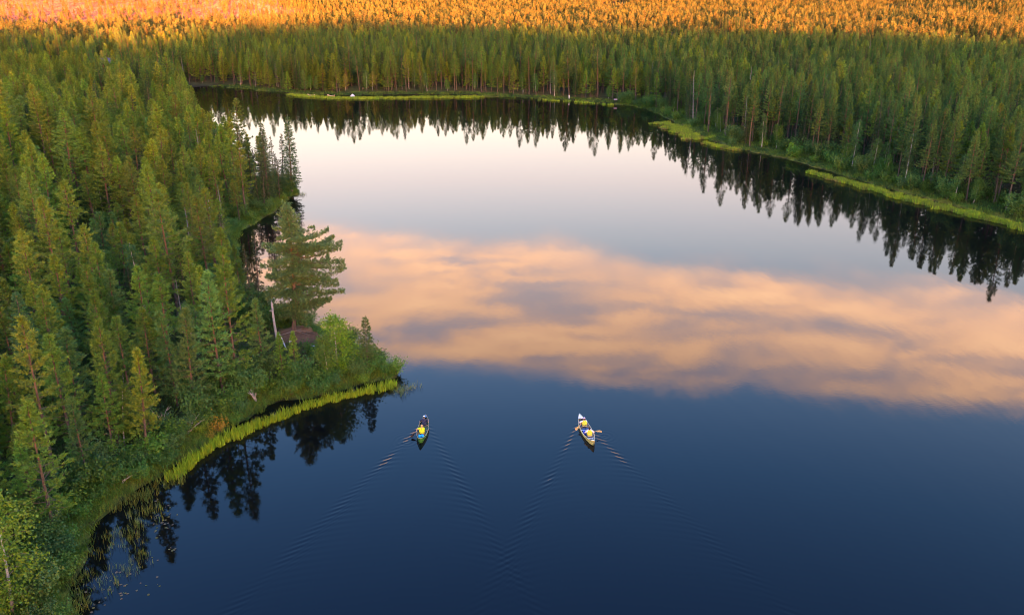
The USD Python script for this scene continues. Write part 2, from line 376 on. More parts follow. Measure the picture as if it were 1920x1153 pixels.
# ------------------------------------------------------------------ plants: builders
def tufts(P, D, L, n, w, spread, rng):
    """n thin needle bunches on each point P, fanned about D, about L long."""
    m = len(P)
    d = unit(D[:, None, :] + spread * rng.normal(size=(m, n, 3)))
    ln = L[:, None, None] * rng.uniform(0.65, 1.1, (m, n, 1))
    side = unit(np.cross(d, rng.normal(size=(m, n, 3)))) * (w * 0.5)
    p = P[:, None, :] + rng.normal(size=(m, n, 3)) * (L[:, None, None] * 0.10)
    v = np.stack([p - side, p + d * ln * 0.55 + side * 0.9, p + d * ln, p + side * 0.0 - d * 0.0], 2)
    v[:, :, 3] = p + d * ln * 0.55 - side * 0.9
    v = v.reshape(-1, 3)
    k = np.arange(m * n)[:, None] * 4
    return v, np.vstack([k + [0, 1, 2], k + [0, 2, 3]]), np.repeat(np.arange(m), n * 4)

def leaf_quads(P, N, size, rng):
    """Small folded leaves on the points P."""
    m = len(P)
    a = unit(rng.normal(size=(m, 3)) + N * 0.6); b = unit(np.cross(a, rng.normal(size=(m, 3))))
    s = size * rng.uniform(0.7, 1.25, (m, 1))
    v = np.stack([P - a * s * 0.5, P + b * s * 0.36, P + a * s * 0.55, P - b * s * 0.36], 1).reshape(-1, 3)
    k = np.arange(m)[:, None] * 4
    return v, np.vstack([k + [0, 1, 2], k + [0, 2, 3]])

def tinted(owner, base, spread, rng, n):
    """One colour per tuft or leaf, near base (r, g, b)."""
    val = rng.uniform(1 - spread, 1 + spread, (n, 1)); warm = rng.normal(0, spread * 0.35, (n, 1))
    c = np.clip(np.asarray(base)[None] * val * np.hstack([1 + warm, np.ones((n, 1)), 1 - warm]), 0.004, 0.7)
    return c[owner]

def trunk_mesh(h, r0, rng, sway=0.15, sides=7, low=(0.105, 0.080, 0.060), high=(0.150, 0.086, 0.045), change=0.30):
    n = 12
    z = np.linspace(-0.35, h, n)
    ph = rng.uniform(0, 6.28, 2)
    p = np.column_stack([sway * np.sin(z / h * 2.6 + ph[0]) * (z > 0), sway * np.sin(z / h * 2.1 + ph[1]) * (z > 0), z])
    p[:, :2] -= p[1, :2] * 0
    t = np.clip(z / h, 0, 1)
    r = r0 * (1 - t) ** 0.8 + 0.012 + r0 * 0.45 * np.exp(-np.maximum(z, 0) / 0.35)
    v, f = tube(p, r, sides)
    k = smoothstep(v[:, 2] / h, change - 0.12, change + 0.22)[:, None]
    c = np.asarray(low) * (1 - k) + np.asarray(high) * k
    return (v, f), c, lambda zz: np.array([np.interp(zz, z, p[:, 0]), np.interp(zz, z, p[:, 1]), zz]), p

def pine_meshes(seed, h, clear, reach, base=(0.090, 0.098, 0.022), gap=0.40, dense=1.0, up=1.0, flat=False, dead=True):
    """Scots pine: trunk, limbs and needle crown as three meshes, with their tints."""
    rng = np.random.default_rng(seed)
    (tv, tf), tc, at, axis = trunk_mesh(h, 0.0080 * h + 0.015, rng)
    limbs, lt, P, D, L = [], [], [], [], []
    z = clear
    while z < h - 0.15:
        t = (z - clear) / (h - clear)
        span = reach * ((1 - t) ** (0.92 if not flat else 0.45) * min(1.0, 0.80 + t * 1.4) * 1.06 + 0.04)
        if flat: span *= 0.75 + 0.35 * np.sin(t * 9 + seed)
        k = rng.integers(4, 6)
        a0 = rng.uniform(0, 6.28)
        for i in range(k):
            if rng.random() < 0.08 + 0.10 * (1 - t): continue
            az = a0 + i * 2 * np.pi / k + rng.normal(0, 0.25)
            ln = span * rng.uniform(0.68, 1.15)
            el = np.radians((-6 + 36 * t ** 1.1 + 26 * t ** 5) * up + rng.normal(0, 6))
            s = np.linspace(0, 1, 5)
            rr = ln * s * np.cos(el); zz = ln * (np.sin(el) * s + (0.26 * up) * s ** 2.2)
            o = at(z)
            pts = np.column_stack([o[0] + rr * np.cos(az), o[1] + rr * np.sin(az), z + zz])
            limbs.append(tube(pts[[0, 2, 4]], [0.011 + 0.012 * ln, 0.007 + 0.006 * ln, 0.004], 3, False))
            m = max(4, int((ln * 9.5 + 3) * dense))
            q = np.sort(rng.uniform(0.14 + 0.08 * (1 - t), 1.0, m) ** 0.9); q[-1] = 1.0; q[-2] = 0.93
            b = np.column_stack([np.interp(q, s, pts[:, j]) for j in range(3)])
            lat = np.array([-np.sin(az), np.cos(az), 0.0]); out = np.array([np.cos(az), np.sin(az), 0.0])
            off = rng.uniform(-1, 1, m) * (0.20 * ln * (1.08 - q) + 0.05)
            b += lat * off[:, None] + np.array([0, 0, 1.0]) * (rng.normal(0, 0.035, m))[:, None]
            d = unit(out * 0.8 + lat * (np.sign(off) * rng.uniform(0.2, 0.9, m))[:, None] + np.array([0, 0, 0.34 * up + 0.45 * t]))
            P.append(b); D.append(d); L.append(np.full(m, 0.33) * rng.uniform(0.8, 1.3, m))
        z += gap * 1.22 * rng.uniform(0.8, 1.25) * (1.0 - 0.40 * t)
    m = 7
    P.append(np.array([at(zz) for zz in np.linspace(h - 0.75, h, m)])); D.append(unit(np.column_stack([rng.normal(0, 0.5, (m, 2)), np.full(m, 0.9)]))); L.append(np.full(m, 0.24))
    if dead:
        for zz in np.arange(clear * 0.35, clear, 0.42):
            for _ in range(rng.integers(1, 4)):
                az, ln = rng.uniform(0, 6.28), reach * rng.uniform(0.2, 0.6)
                o = at(zz)
                limbs.append(tube([o, o + [ln * 0.6 * np.cos(az), ln * 0.6 * np.sin(az), -0.02], o + [ln * np.cos(az + 0.15), ln * np.sin(az + 0.15), -0.10 * ln]], [0.014, 0.009, 0.003], 3, False))
    P, D, L = np.vstack(P), np.vstack(D), np.concatenate(L)
    nv, nf, own = tufts(P, D, L, 7, 0.080, 0.40, rng)
    lv, lf = join(limbs)
    return dict(trunk=((tv, tf), tc), limbs=((lv, lf), np.tile([0.16, 0.11, 0.07], (len(lv), 1))), crown=((nv, nf), tinted(own, base, 0.30, rng, len(P))))

def spruce_meshes(seed, h, reach, base=(0.050, 0.066, 0.019), dense=1.0, sparse=0.0):
    rng = np.random.default_rng(seed)
    (tv, tf), tc, at, _ = trunk_mesh(h, 0.0085 * h + 0.015, rng, 0.06, low=(0.12, 0.095, 0.075), high=(0.13, 0.10, 0.075))
    limbs, P, D, L = [], [], [], []
    z = 0.06 * h + 0.4
    while z < h - 0.1:
        t = z / h
        span = reach * ((1 - t) ** 0.8 * min(1, 0.55 + 2.2 * t) + 0.03)
        k = rng.integers(5, 8); a0 = rng.uniform(0, 6.28)
        for i in range(k):
            if rng.random() < 0.06 + sparse: continue
            az = a0 + i * 2 * np.pi / k + rng.normal(0, 0.2)
            ln = span * rng.uniform(0.7, 1.15)
            el = np.radians(-24 + 58 * t ** 1.4 + rng.normal(0, 5))
            s = np.linspace(0, 1, 5)
            rr = ln * s * np.cos(el); zz = ln * (np.sin(el) * s + 0.16 * s ** 2)
            o = at(z); pts = np.column_stack([o[0] + rr * np.cos(az), o[1] + rr * np.sin(az), z + zz])
            limbs.append(tube(pts[[0, 4]], [0.006 + 0.009 * ln, 0.003], 3, False))
            m = max(3, int((ln * 9 + 2) * dense))
            q = rng.uniform(0.15, 1.0, m); q[-1] = 1.0
            b = np.column_stack([np.interp(q, s, pts[:, j]) for j in range(3)])
            lat = np.array([-np.sin(az), np.cos(az), 0.0]); out = np.array([np.cos(az), np.sin(az), 0.0])
            off = rng.uniform(-1, 1, m) * (0.25 * ln * (1.1 - q) + 0.03)
            b += lat * off[:, None]
            d = unit(out * 0.9 + lat * (np.sign(off) * rng.uniform(0.2, 0.8, m))[:, None] + np.array([0, 0, -0.45 + 0.9 * t]))
            P.append(b); D.append(d); L.append(np.full(m, 0.24) * rng.uniform(0.8, 1.2, m))
        z += 0.27 * rng.uniform(0.8, 1.2)
    P.append(np.array([at(zz) for zz in np.linspace(h - 0.5, h, 4)])); D.append(np.tile([0.1, 0, 1.0], (4, 1))); L.append(np.full(4, 0.2))
    P, D, L = np.vstack(P), np.vstack(D), np.concatenate(L)
    nv, nf, own = tufts(P, D, L, 5, 0.075, 0.34, rng)
    lv, lf = join(limbs)
    return dict(trunk=((tv, tf), tc), limbs=((lv, lf), np.tile([0.11, 0.085, 0.06], (len(lv), 1))), crown=((nv, nf), tinted(own, base, 0.28, rng, len(P))))

def birch_meshes(seed, h, reach, base=(0.105, 0.150, 0.016), leaves=2600, size=0.17, clear=0.22):
    rng = np.random.default_rng(seed)
    (tv, tf), tc, at, _ = trunk_mesh(h, 0.007 * h + 0.02, rng, 0.22, low=(0.36, 0.34, 0.29), high=(0.42, 0.40, 0.35), change=0.1)
    dark = (np.sin(tv[:, 2] * 7 + seed) > 0.82) | (tv[:, 2] < 0.3)
    tc = np.where(dark[:, None], np.array([0.10, 0.085, 0.07]), tc)
    limbs, P, N = [], [], []
    nb = int(10 + h * 2.4)
    for i in range(nb):
        z = h * (clear + (0.97 - clear) * (i + rng.random()) / nb); t = (z / h - clear) / (1 - clear)
        ln = reach * (np.sin(np.pi * np.clip(t * 0.86 + 0.14, 0, 1)) ** 0.8 * 0.85 + 0.22) * rng.uniform(0.7, 1.2)
        az = i * 2.4 + rng.normal(0, 0.4); el = np.radians(rng.uniform(25, 55))
        s = np.linspace(0, 1, 4); o = at(z)
        pts = np.column_stack([o[0] + ln * s * np.cos(el) * np.cos(az), o[1] + ln * s * np.cos(el) * np.sin(az), z + ln * (np.sin(el) * s - 0.45 * s ** 2.5)])
        limbs.append(tube(pts, [0.006 + 0.012 * ln, 0.01, 0.006, 0.003], 3, False))
        m = int(leaves / nb * (0.55 + ln / reach * 0.5))
        q = rng.uniform(0.25, 1.05, m)
        b = np.column_stack([np.interp(q, s, pts[:, j]) for j in range(3)])
        c = rng.normal(size=(m, 3)) * np.array([0.20, 0.20, 0.22]) * (0.55 + 0.45 * ln)
        c[:, 2] -= np.abs(rng.normal(0, 0.12, m))
        P.append(b + c); N.append(np.tile([0, 0, 1.0], (m, 1)))
    P, N = np.vstack(P), np.vstack(N)
    v, f = leaf_quads(P, N, size, rng)
    lv, lf = join(limbs)
    return dict(trunk=((tv, tf), tc), limbs=((lv, lf), np.tile([0.20, 0.16, 0.12], (len(lv), 1))), crown=((v, f), tinted(np.repeat(np.arange(len(P)), 4), base, 0.30, rng, len(P))))

def shrub_meshes(seed, h, reach, base=(0.062, 0.098, 0.018), leaves=900, size=0.19, stems=7):
    rng = np.random.default_rng(seed)
    st, P = [], []
    for i in range(stems):
        az, le = i * 2 * np.pi / stems + rng.normal(0, 0.4), rng.uniform(0.55, 1.0)
        s = np.linspace(0, 1, 5); r = reach * le
        pts = np.column_stack([0.08 * np.cos(az) + r * s ** 1.3 * np.cos(az), 0.08 * np.sin(az) + r * s ** 1.3 * np.sin(az), -0.1 + (h * rng.uniform(0.65, 1.05) + 0.1) * s ** 0.85])
        st.append(tube(pts, [0.022, 0.018, 0.013, 0.009, 0.004], 4, False))
        m = leaves // stems
        q = rng.uniform(0.15, 1.03, m) ** 0.8
        b = np.column_stack([np.interp(q, s, pts[:, j]) for j in range(3)])
        c = rng.normal(size=(m, 3)) * 0.22 * reach * (0.5 + 0.7 * q[:, None])
        p = b + c; p[:, 2] = np.maximum(p[:, 2], 0.04)
        P.append(p)
    P = np.vstack(P)
    v, f = leaf_quads(P, np.tile([0, 0, 1.0], (len(P), 1)), size, rng)
    sv, sf = join(st)
    return dict(stems=((sv, sf), np.tile([0.16, 0.12, 0.08], (len(sv), 1))), foliage=((v, f), tinted(np.repeat(np.arange(len(P)), 4), base, 0.32, rng, len(P))))

def grass_mesh(seed, n, radius, h, base, width=0.022, lean=0.22):
    rng = np.random.default_rng(seed)
    a, r = rng.uniform(0, 6.28, n), radius * np.sqrt(rng.random(n))
    p = np.column_stack([r * np.cos(a), r * np.sin(a), np.full(n, -0.12)])
    d = rng.normal(size=(n, 2)) * lean; hh = h * rng.uniform(0.55, 1.1, n)
    side = unit(np.column_stack([rng.normal(size=(n, 2)), np.zeros(n)])) * (width / 2)
    mid = p + np.column_stack([d * hh[:, None] * 0.35, hh * 0.6]); tip = p + np.column_stack([d * hh[:, None], hh])
    v = np.stack([p - side, p + side, mid + side * 0.8, mid - side * 0.8, tip], 1).reshape(-1, 3)
    k = np.arange(n)[:, None] * 5
    f = np.vstack([k + [0, 1, 2], k + [0, 2, 3], k + [3, 2, 4]])
    return (v, f), tinted(np.repeat(np.arange(n), 5), base, 0.42, rng, n)

def far_pine(seed, h, reach, base, clear=0.25, n=150):
    """A tree of the far wood: one mesh of trunk and coarse needle bunches."""
    rng = np.random.default_rng(seed)
    t = rng.random(n) ** 0.85; z = h * (clear + (1 - clear) * t)
    r = reach * ((1 - t) ** 0.7) * np.sqrt(rng.uniform(0.15, 1, n)) + 0.05; a = rng.uniform(0, 6.28, n)
    P = np.column_stack([r * np.cos(a), r * np.sin(a), z])
    D = unit(np.column_stack([np.cos(a), np.sin(a), 0.2 + 1.2 * t]))
    nv, nf, own = tufts(P, D, np.full(n, 0.085 * h * 0.9 + 0.1) * (1.1 - 0.5 * t), 3, 0.17 + 0.012 * h, 0.5, rng)
    tv, tf = tube([[0, 0, -0.5], [0, 0, h * 0.55], [0, 0, h * 0.97]], [0.012 * h, 0.008 * h, 0.015], 4)
    v, f = join([(nv, nf), (tv, tf)])
    return (v, f), np.vstack([tinted(own, base, 0.28, rng, n), np.where((tv[:, 2] > h * 0.2)[:, None], [0.24, 0.11, 0.045], [0.12, 0.09, 0.065])])

def define(kind, meshes, mats, smooth=('trunk',)):
    k = kind_of(kind)
    for name, (mesh, tint) in meshes.items():
        part(k, name, mesh, mats[name], name in smooth, tint)

TREE_MATS = dict(trunk=M['bark'], limbs=M['bark'], crown=M['needles'])
LEAF_MATS = dict(trunk=M['bark'], limbs=M['bark'], crown=M['leaves'])
SHRUB_MATS = dict(stems=M['bark'], foliage=M['leaves'])
HEIGHT = {}
def add_kind(name, meshes, mats, h):
    define(name, meshes, mats); HEIGHT[name] = h
PINES = []
for i, (n, h, clear, reach, base, gap) in enumerate([
        ('full_pine', 13.0, 3.2, 2.15, (0.141, 0.228, 0.021), 0.56), ('bushy_pine', 12.0, 2.2, 2.25, (0.132, 0.228, 0.025), 0.54), ('long_trunk_pine', 14.0, 5.4, 2.05, (0.146, 0.219, 0.021), 0.55),
        ('low_crown_pine', 11.0, 1.5, 2.05, (0.147, 0.240, 0.019), 0.52), ('high_crown_pine', 15.0, 6.6, 2.1, (0.121, 0.203, 0.026), 0.56), ('slim_pine', 12.5, 3.6, 1.65, (0.161, 0.228, 0.017), 0.50),
        ('little_pine', 8.0, 0.7, 1.55, (0.136, 0.246, 0.025), 0.48), ('blue_green_pine', 10.0, 1.8, 1.75, (0.109, 0.217, 0.045), 0.50)]):
    add_kind(n, pine_meshes(100 + i, h, clear, reach, base, gap), TREE_MATS, h); PINES.append(n)
TALL_PINES = []
for i, (n, h, clear, reach, base) in enumerate([('mast_pine', 16.5, 7.0, 2.1, (0.087, 0.171, 0.034)), ('bare_mast_pine', 18.0, 8.8, 2.0, (0.085, 0.166, 0.034)), ('broad_mast_pine', 17.0, 5.6, 2.4, (0.083, 0.168, 0.034)), ('slender_mast_pine', 15.5, 6.6, 1.9, (0.097, 0.178, 0.030))]):
    add_kind(n, pine_meshes(200 + i, h, clear, reach, base, 0.56, 0.95), TREE_MATS, h); TALL_PINES.append(n)
SPRUCES = []
for i, (h, reach, base) in enumerate([(12.0, 1.7, (0.051, 0.106, 0.025)), (9.0, 1.5, (0.056, 0.117, 0.028)), (15.0, 1.75, (0.047, 0.099, 0.025)), (6.0, 1.25, (0.064, 0.132, 0.025))]):
    n = ('dense_spruce', 'layered_spruce', 'spire_spruce', 'small_spruce')[i]
    add_kind(n, spruce_meshes(300 + i, h, reach, base), TREE_MATS, h); SPRUCES.append(n)
for i, (h, reach) in enumerate([(10.5, 0.85), (9.0, 0.8)]):
    add_kind(('sparse_spruce', 'thin_spruce')[i], spruce_meshes(330 + i, h, reach, (0.047, 0.072, 0.021), 0.8, 0.35), TREE_MATS, h)
BIRCHES = []
for i, (h, reach, base) in enumerate([(9.0, 1.5, (0.076, 0.168, 0.023)), (7.0, 1.3, (0.092, 0.193, 0.021)), (10.5, 1.4, (0.067, 0.151, 0.030)), (5.0, 1.15, (0.074, 0.168, 0.025))]):
    n = ('green_birch', 'light_birch', 'dark_birch', 'small_birch')[i]
    add_kind(n, birch_meshes(400 + i, h, reach, base), LEAF_MATS, h); BIRCHES.append(n)
add_kind('bright_birch', birch_meshes(450, 6.0, 2.1, (0.205, 0.348, 0.016), 4200, 0.17, 0.10), LEAF_MATS, 6.0)
add_kind('gold_birch', birch_meshes(451, 7.5, 1.5, (0.192, 0.213, 0.021), 2000, 0.19), LEAF_MATS, 7.5)
add_kind('near_birch', birch_meshes(452, 7.2, 2.0, (0.118, 0.190, 0.012), 4600, 0.15, 0.12), LEAF_MATS, 7.2)
SHRUBS = []
for i, (h, reach, base, lv) in enumerate([(2.2, 1.2, (0.074, 0.169, 0.023), 1200), (1.5, 1.1, (0.095, 0.202, 0.021), 1000), (2.8, 1.3, (0.070, 0.150, 0.028), 1500), (1.1, 0.9, (0.121, 0.222, 0.019), 800), (1.8, 1.3, (0.086, 0.182, 0.043), 1000)]):
    n = ('dark_shrub', 'fresh_shrub', 'high_shrub', 'low_shrub', 'grey_shrub')[i]
    add_kind(n, shrub_meshes(500 + i, h, reach, base, lv), SHRUB_MATS, h); SHRUBS.append(n)
add_kind('gold_shrub', shrub_meshes(510, 1.3, 0.8, (0.380, 0.260, 0.020), 500, 0.13), SHRUB_MATS, 1.3)
GRASSES = {}
for key, seeds, n, rad, h, base, w in (('sedge', 4, 13, 0.28, 1.0, (0.235, 0.365, 0.019), 0.060), ('shore_sedge', 3, 46, 0.60, 0.85, (0.270, 0.404, 0.023), 0.05), ('brown_sedge', 2, 40, 0.6, 0.7, (0.24, 0.20, 0.06), 0.05), ('dull_sedge', 2, 40, 0.6, 0.8, (0.13, 0.21, 0.03), 0.05), ('sparse_sedge', 3, 9, 0.5, 0.8, (0.140, 0.190, 0.031), 0.022),
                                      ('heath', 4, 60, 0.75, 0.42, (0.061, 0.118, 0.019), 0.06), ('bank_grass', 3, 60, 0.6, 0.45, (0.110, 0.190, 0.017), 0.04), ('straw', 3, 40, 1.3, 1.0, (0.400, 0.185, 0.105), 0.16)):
    GRASSES[key] = []
    for i in range(seeds):
        nm = f'{key}_{("clump", "tuft", "patch", "bunch")[i]}'
        k = kind_of(nm); mesh, tint = grass_mesh(600 + 17 * i + len(key), n, rad, h, base, w, 0.5 if key in ('heath', 'bank_grass') else 0.16)
        part(k, 'blades', mesh, M['grass'], False, tint)
        GRASSES[key].append(nm)
SNAGS = []
for i, h in enumerate((9.0, 11.0)):
    n = ('grey_snag', 'tall_grey_snag')[i]
    m_ = pine_meshes(260 + i, h, 1.6, 1.1, gap=0.6)
    define(n, dict(trunk=(m_['trunk'][0], np.tile([0.27, 0.24, 0.21], (len(m_['trunk'][1]), 1))), limbs=(m_['limbs'][0], np.tile([0.25, 0.22, 0.19], (len(m_['limbs'][1]), 1)))), TREE_MATS)
    HEIGHT[n] = h; SNAGS.append(n)
FAR = []
for i, (h, reach, base) in enumerate([(10.0, 1.45, (0.122, 0.142, 0.026)), (8.0, 1.35, (0.145, 0.152, 0.026)), (11.5, 1.5, (0.100, 0.128, 0.030)), (6.0, 1.2, (0.155, 0.158, 0.026)), (10.5, 1.3, (0.050, 0.088, 0.028))]):
    n = ('far_pine', 'far_small_pine', 'far_high_pine', 'far_young_pine', 'far_dark_spruce')[i]
    k = kind_of(n); mesh, tint = far_pine(700 + i, h, reach, base)
    part(k, 'tree', mesh, M['far_tree'], False, tint); HEIGHT[n] = h; FAR.append(n)

# ------------------------------------------------------------------ where the trees stand
def jittered(x0, x1, y0, y1, step, seed):
    rng = np.random.default_rng(seed)
    X, Y = np.meshgrid(np.arange(x0, x1, step), np.arange(y0, y1, step))
    p = np.stack([X.ravel(), Y.ravel()], 1)
    return p + rng.uniform(-0.48, 0.48, p.shape) * step, rng

def seen_wedge(p, margin):
    """Inside the picture's wedge (plus a margin), seen from above."""
    return (np.abs(p[:, 0]) < 0.62 * p[:, 1] + margin) & (p[:, 1] > 24)

def clumps(p, s, seed):
    q = np.column_stack([p * s, np.full(len(p), seed * 1.7)])
    return 2 * meshkit.noise(q, seed) - 1

trees = []                                             # (kind, x, y, scale, zone)
HAND = []                                              # trees placed by hand keep others off
def hand(u, v):
    p = ground_at(u, v, 0.6); HAND.append(p); return p

# hand-placed trees: pixel of the foot -> ground
BIG_PINE = hand(551, 622)
SNAG = hand(521, 642)
POINT_TREES = [('small_spruce', 690, 703, 0.98, 'slim spruce with layered branches at the tip of the near point', 'spruce tree', 'spruce'),
               ('bright_birch', 632, 703, 1.02, 'bright yellow-green birch between the bare earth and the spruce at the tip', 'birch tree', 'birch'),
               ('small_birch', 611, 714, 0.95, 'small green birch with pale trunk just left of the bright yellow-green birch', 'birch tree', 'birch'),
               ('blue_green_pine', 422, 738, 1.20, 'tall pine of the left bank, left one of the close pair beside the camp', 'pine tree', 'pine'),
               ('bushy_pine', 446, 722, 1.13, 'broad orange-trunked pine of the left bank, right one of the pair beside the camp', 'pine tree', 'pine'),
               ('blue_green_pine', 498, 705, 0.80, 'short brownish pine standing left of the bare earth of the camp', 'pine tree', 'pine'),
               ('little_pine', 531, 712, 0.62, 'small young pine in front of the leaning grey pole', 'pine tree', 'pine'),
               ('little_pine', 556, 704, 0.58, 'small young pine in front of the bare earth, rightmost of its little row', 'pine tree', 'pine'),
               ('blue_green_pine', 332, 765, 0.93, 'slender pine above the bare grey branches, left of two alike', 'pine tree', 'pine'),
               ('blue_green_pine', 371, 775, 1.00, 'slender pine above the bare grey branches, right of two alike', 'pine tree', 'pine'),
               ('near_birch', 22, 1150, 1.22, 'yellow-green birch with white trunk in the lower left corner', 'birch tree', 'birch'),
               ('light_birch', 239, 836, 0.80, 'small bright green birch with white trunk among the near left pines', 'birch tree', 'birch'),
               ('long_trunk_pine', 107, 893, 0.95, 'orange-trunked pine near the left bank, tallest left of the small bright birch', 'pine tree', 'pine'),
               ('bushy_pine', 221, 834, 0.92, 'pine with long bare orange trunk just left of the small bright birch', 'pine tree', 'pine'),
               ('blue_green_pine', 168, 905, 0.72, 'short slim pine in front of the orange-trunked pines of the near left bank', 'pine tree', 'pine'),
               ('thin_spruce', 516, 356, 1.10, 'thin dark spruce on the second point, right one of the pair against bright water', 'spruce tree', 'spruce'),
               ('sparse_spruce', 503, 352, 1.02, 'thin sparse spruce on the second point, left one of the pair against bright water', 'spruce tree', 'spruce'),
               ('sparse_spruce', 464, 356, 1.05, 'thin spruce at the second point standing alone to the left of the close pair', 'spruce tree', 'spruce'),
               ('thin_spruce', 480, 364, 0.9, 'short thin spruce at the second point between the lone spruce and the close pair', 'spruce tree', 'spruce'),
               ('sparse_spruce', 488, 590, 0.95, 'thin sparse tree by the inlet left of the big spreading pine', 'spruce tree', 'spruce'),
               ('thin_spruce', 474, 585, 0.92, 'thin dark tree by the inlet, left neighbour of the sparse one', 'spruce tree', 'spruce'),
               ('gold_birch', 700, 172, 0.95, 'golden yellow birch on the far shore behind the reed strip', 'birch tree', 'birch'),
               ('gold_birch', 648, 172, 0.85, 'yellowish birch on the far shore behind the white boat', 'birch tree', 'birch'),
               ('bright_birch', 1482, 289, 0.42, 'tiny bright yellow-green birch alone at the foot of the right bank', 'birch tree', 'birch')]
for k, u, v, s, lab, cat, pname in POINT_TREES: hand(u, v)
HANDP = np.array(HAND)

def stands(u, v, z):
    q = ground_at(u, v, z)
    for _ in range(6): q = ground_at(u, v, float(ground_height(np.array([q[0]]), np.array([q[1]]))[0]))
    return q
CABIN, HOUSE = stands(203, 126, 3.0), stands(1257, 77, 6.0)
def glade(p):
    """Open ground round the cabin and the white house and on the lake side of them."""
    out = np.zeros(len(p), bool)
    for s, reach, w in ((CABIN, 75, 4.2), (HOUSE, 110, 3.6)):
        d = s / np.hypot(*s); r = p - s
        along, side = -(r @ d), np.abs(r @ np.array([-d[1], d[0]]))
        out |= (np.hypot(*r.T) < 5.5) | ((along > 0) & (along < reach) & (side < w))
    return out

def region(x0, x1, y0, y1, step, seed, keep, zone, pick):
    p, rng = jittered(x0, x1, y0, y1, step, seed)
    d = inland(p[:, 0], p[:, 1])
    ok = keep(p, d, rng) & (bare(p[:, 0], p[:, 1]) < 0.05)
    ok &= ~glade(p)
    for h in HANDP: ok &= np.hypot(*(p - h).T) > 1.7
    ok &= ~((p[:, 0] > -30.5) & (p[:, 0] < -8) & (p[:, 1] > 76) & (p[:, 1] < 97))
    for q, dd in zip(p[ok], d[ok]):
        k, s = pick(q, dd, rng)
        trees.append((k, q[0], q[1], s, zone))

def pick_left(q, d, rng):
    r = rng.random()
    if rng.random() < 0.022: return SNAGS[rng.integers(2)], rng.uniform(0.6, 1.0)
    edge = d < 6
    if r < 0.05: return BIRCHES[rng.integers(4)], rng.uniform(0.6, 0.95)
    if r < 0.13: return SPRUCES[rng.integers(4)], rng.uniform(0.6, 1.0)
    if edge and 98 < q[1] < 182 and r < 0.35: return ('thin_spruce', 'sparse_spruce')[rng.integers(2)], rng.uniform(0.55, 1.0)
    s = rng.triangular(0.5, 0.86, 1.1) * (0.85 if edge else 1.0) * (0.90 + 0.14 * smoothstep(q[1], 60, 130))
    return PINES[rng.choice(8, p=[.18, .16, .12, .15, .05, .12, .10, .12])], s
def keep_left(p, d, rng):
    cape = (p[:, 1] > 98) & (p[:, 1] < 182) & (d < 14)
    near_gap = (clumps(p, 0.09, 3) < -0.44) & ~cape
    return (d > np.where(cape, 0.9, 1.5 + 1.8 * rng.random(len(d)))) & (p[:, 0] < -8) & (p[:, 1] < 338) & seen_wedge(p, 16) & ~((d < 7) & ~cape & (rng.random(len(d)) < 0.22)) & ~near_gap & (p[:, 0] > -250) & ((p[:, 1] < 250) | (p[:, 0] < -60))
region(-262, -8, 24, 338, 3.15, 21, keep_left, 'left', pick_left)

def pick_right(q, d, rng):
    r = rng.random()
    if rng.random() < 0.025: return SNAGS[rng.integers(2)], rng.uniform(0.8, 1.3)
    if d < 7:
        if r < 0.30: return BIRCHES[rng.integers(4)], rng.uniform(0.65, 1.0)
        if r < 0.42: return SPRUCES[rng.integers(4)], rng.uniform(0.55, 0.95)
        if r < 0.55: return PINES[rng.integers(6)], rng.uniform(0.75, 1.05)
        return TALL_PINES[rng.integers(4)], rng.uniform(0.66, 0.95)
    if r < 0.05: return BIRCHES[rng.integers(4)], rng.uniform(0.8, 1.2)
    if r < 0.22: return SPRUCES[rng.integers(3)], rng.uniform(0.75, 1.1)
    if r < 0.42: return PINES[rng.integers(6)], rng.uniform(0.8, 1.12)
    return TALL_PINES[rng.integers(4)], rng.uniform(0.66, 0.96)
def keep_right(p, d, rng):
    return (d > 1.8 + 2.6 * rng.random(len(d))) & (p[:, 0] > 33) & (p[:, 1] > 60) & (p[:, 0] > 44 - 0.08 * (p[:, 1] - 280)) & seen_wedge(p, 50) & (np.hypot(p[:, 0], p[:, 1]) < 430) & (clumps(p, 0.08, 5) > -0.48)
region(33, 330, 60, 430, 3.3, 22, keep_right, 'right', pick_right)

def pick_far(q, d, rng):
    r = rng.random()
    if rng.random() < 0.02: return SNAGS[rng.integers(2)], rng.uniform(0.8, 1.2)
    if d < 6:
        if r < 0.34: return BIRCHES[rng.integers(4)], rng.uniform(0.6, 0.95)
        if r < 0.50: return SPRUCES[rng.integers(4)], rng.uniform(0.5, 0.9)
        return PINES[rng.choice(5)], rng.uniform(0.7, 1.0)
    if r < 0.05: return BIRCHES[rng.integers(4)], rng.uniform(0.8, 1.1)
    if r < 0.18: return SPRUCES[rng.integers(3)], rng.uniform(0.8, 1.1)
    return (PINES + TALL_PINES)[rng.choice(12, p=[.14, .11, .14, .08, .15, .11, .0, .05, .05, .06, .05, .06])], rng.uniform(0.70, 1.05)
def keep_far(p, d, rng):
    r = np.hypot(p[:, 0], p[:, 1])
    return (d > 2.5 + 2.0 * rng.random(len(d))) & (p[:, 0] < 44 - 0.08 * (p[:, 1] - 280)) & (p[:, 1] > 255) & ((p[:, 1] > 338) | (p[:, 0] > -126)) & seen_wedge(p, 30) & (r < 455) & (clumps(p, 0.07, 8) > -0.50)
region(-300, 46, 255, 455, 3.3, 23, keep_far, 'far', pick_far)

for q in ground_at(1372, 96, 3.0) + np.random.default_rng(61).uniform(-1, 1, (16, 2)) * [7.0, 9.0]:      # a dark grove before the sunlit hill
    trees.append(('spire_spruce', q[0], q[1], 1.08, 'far'))

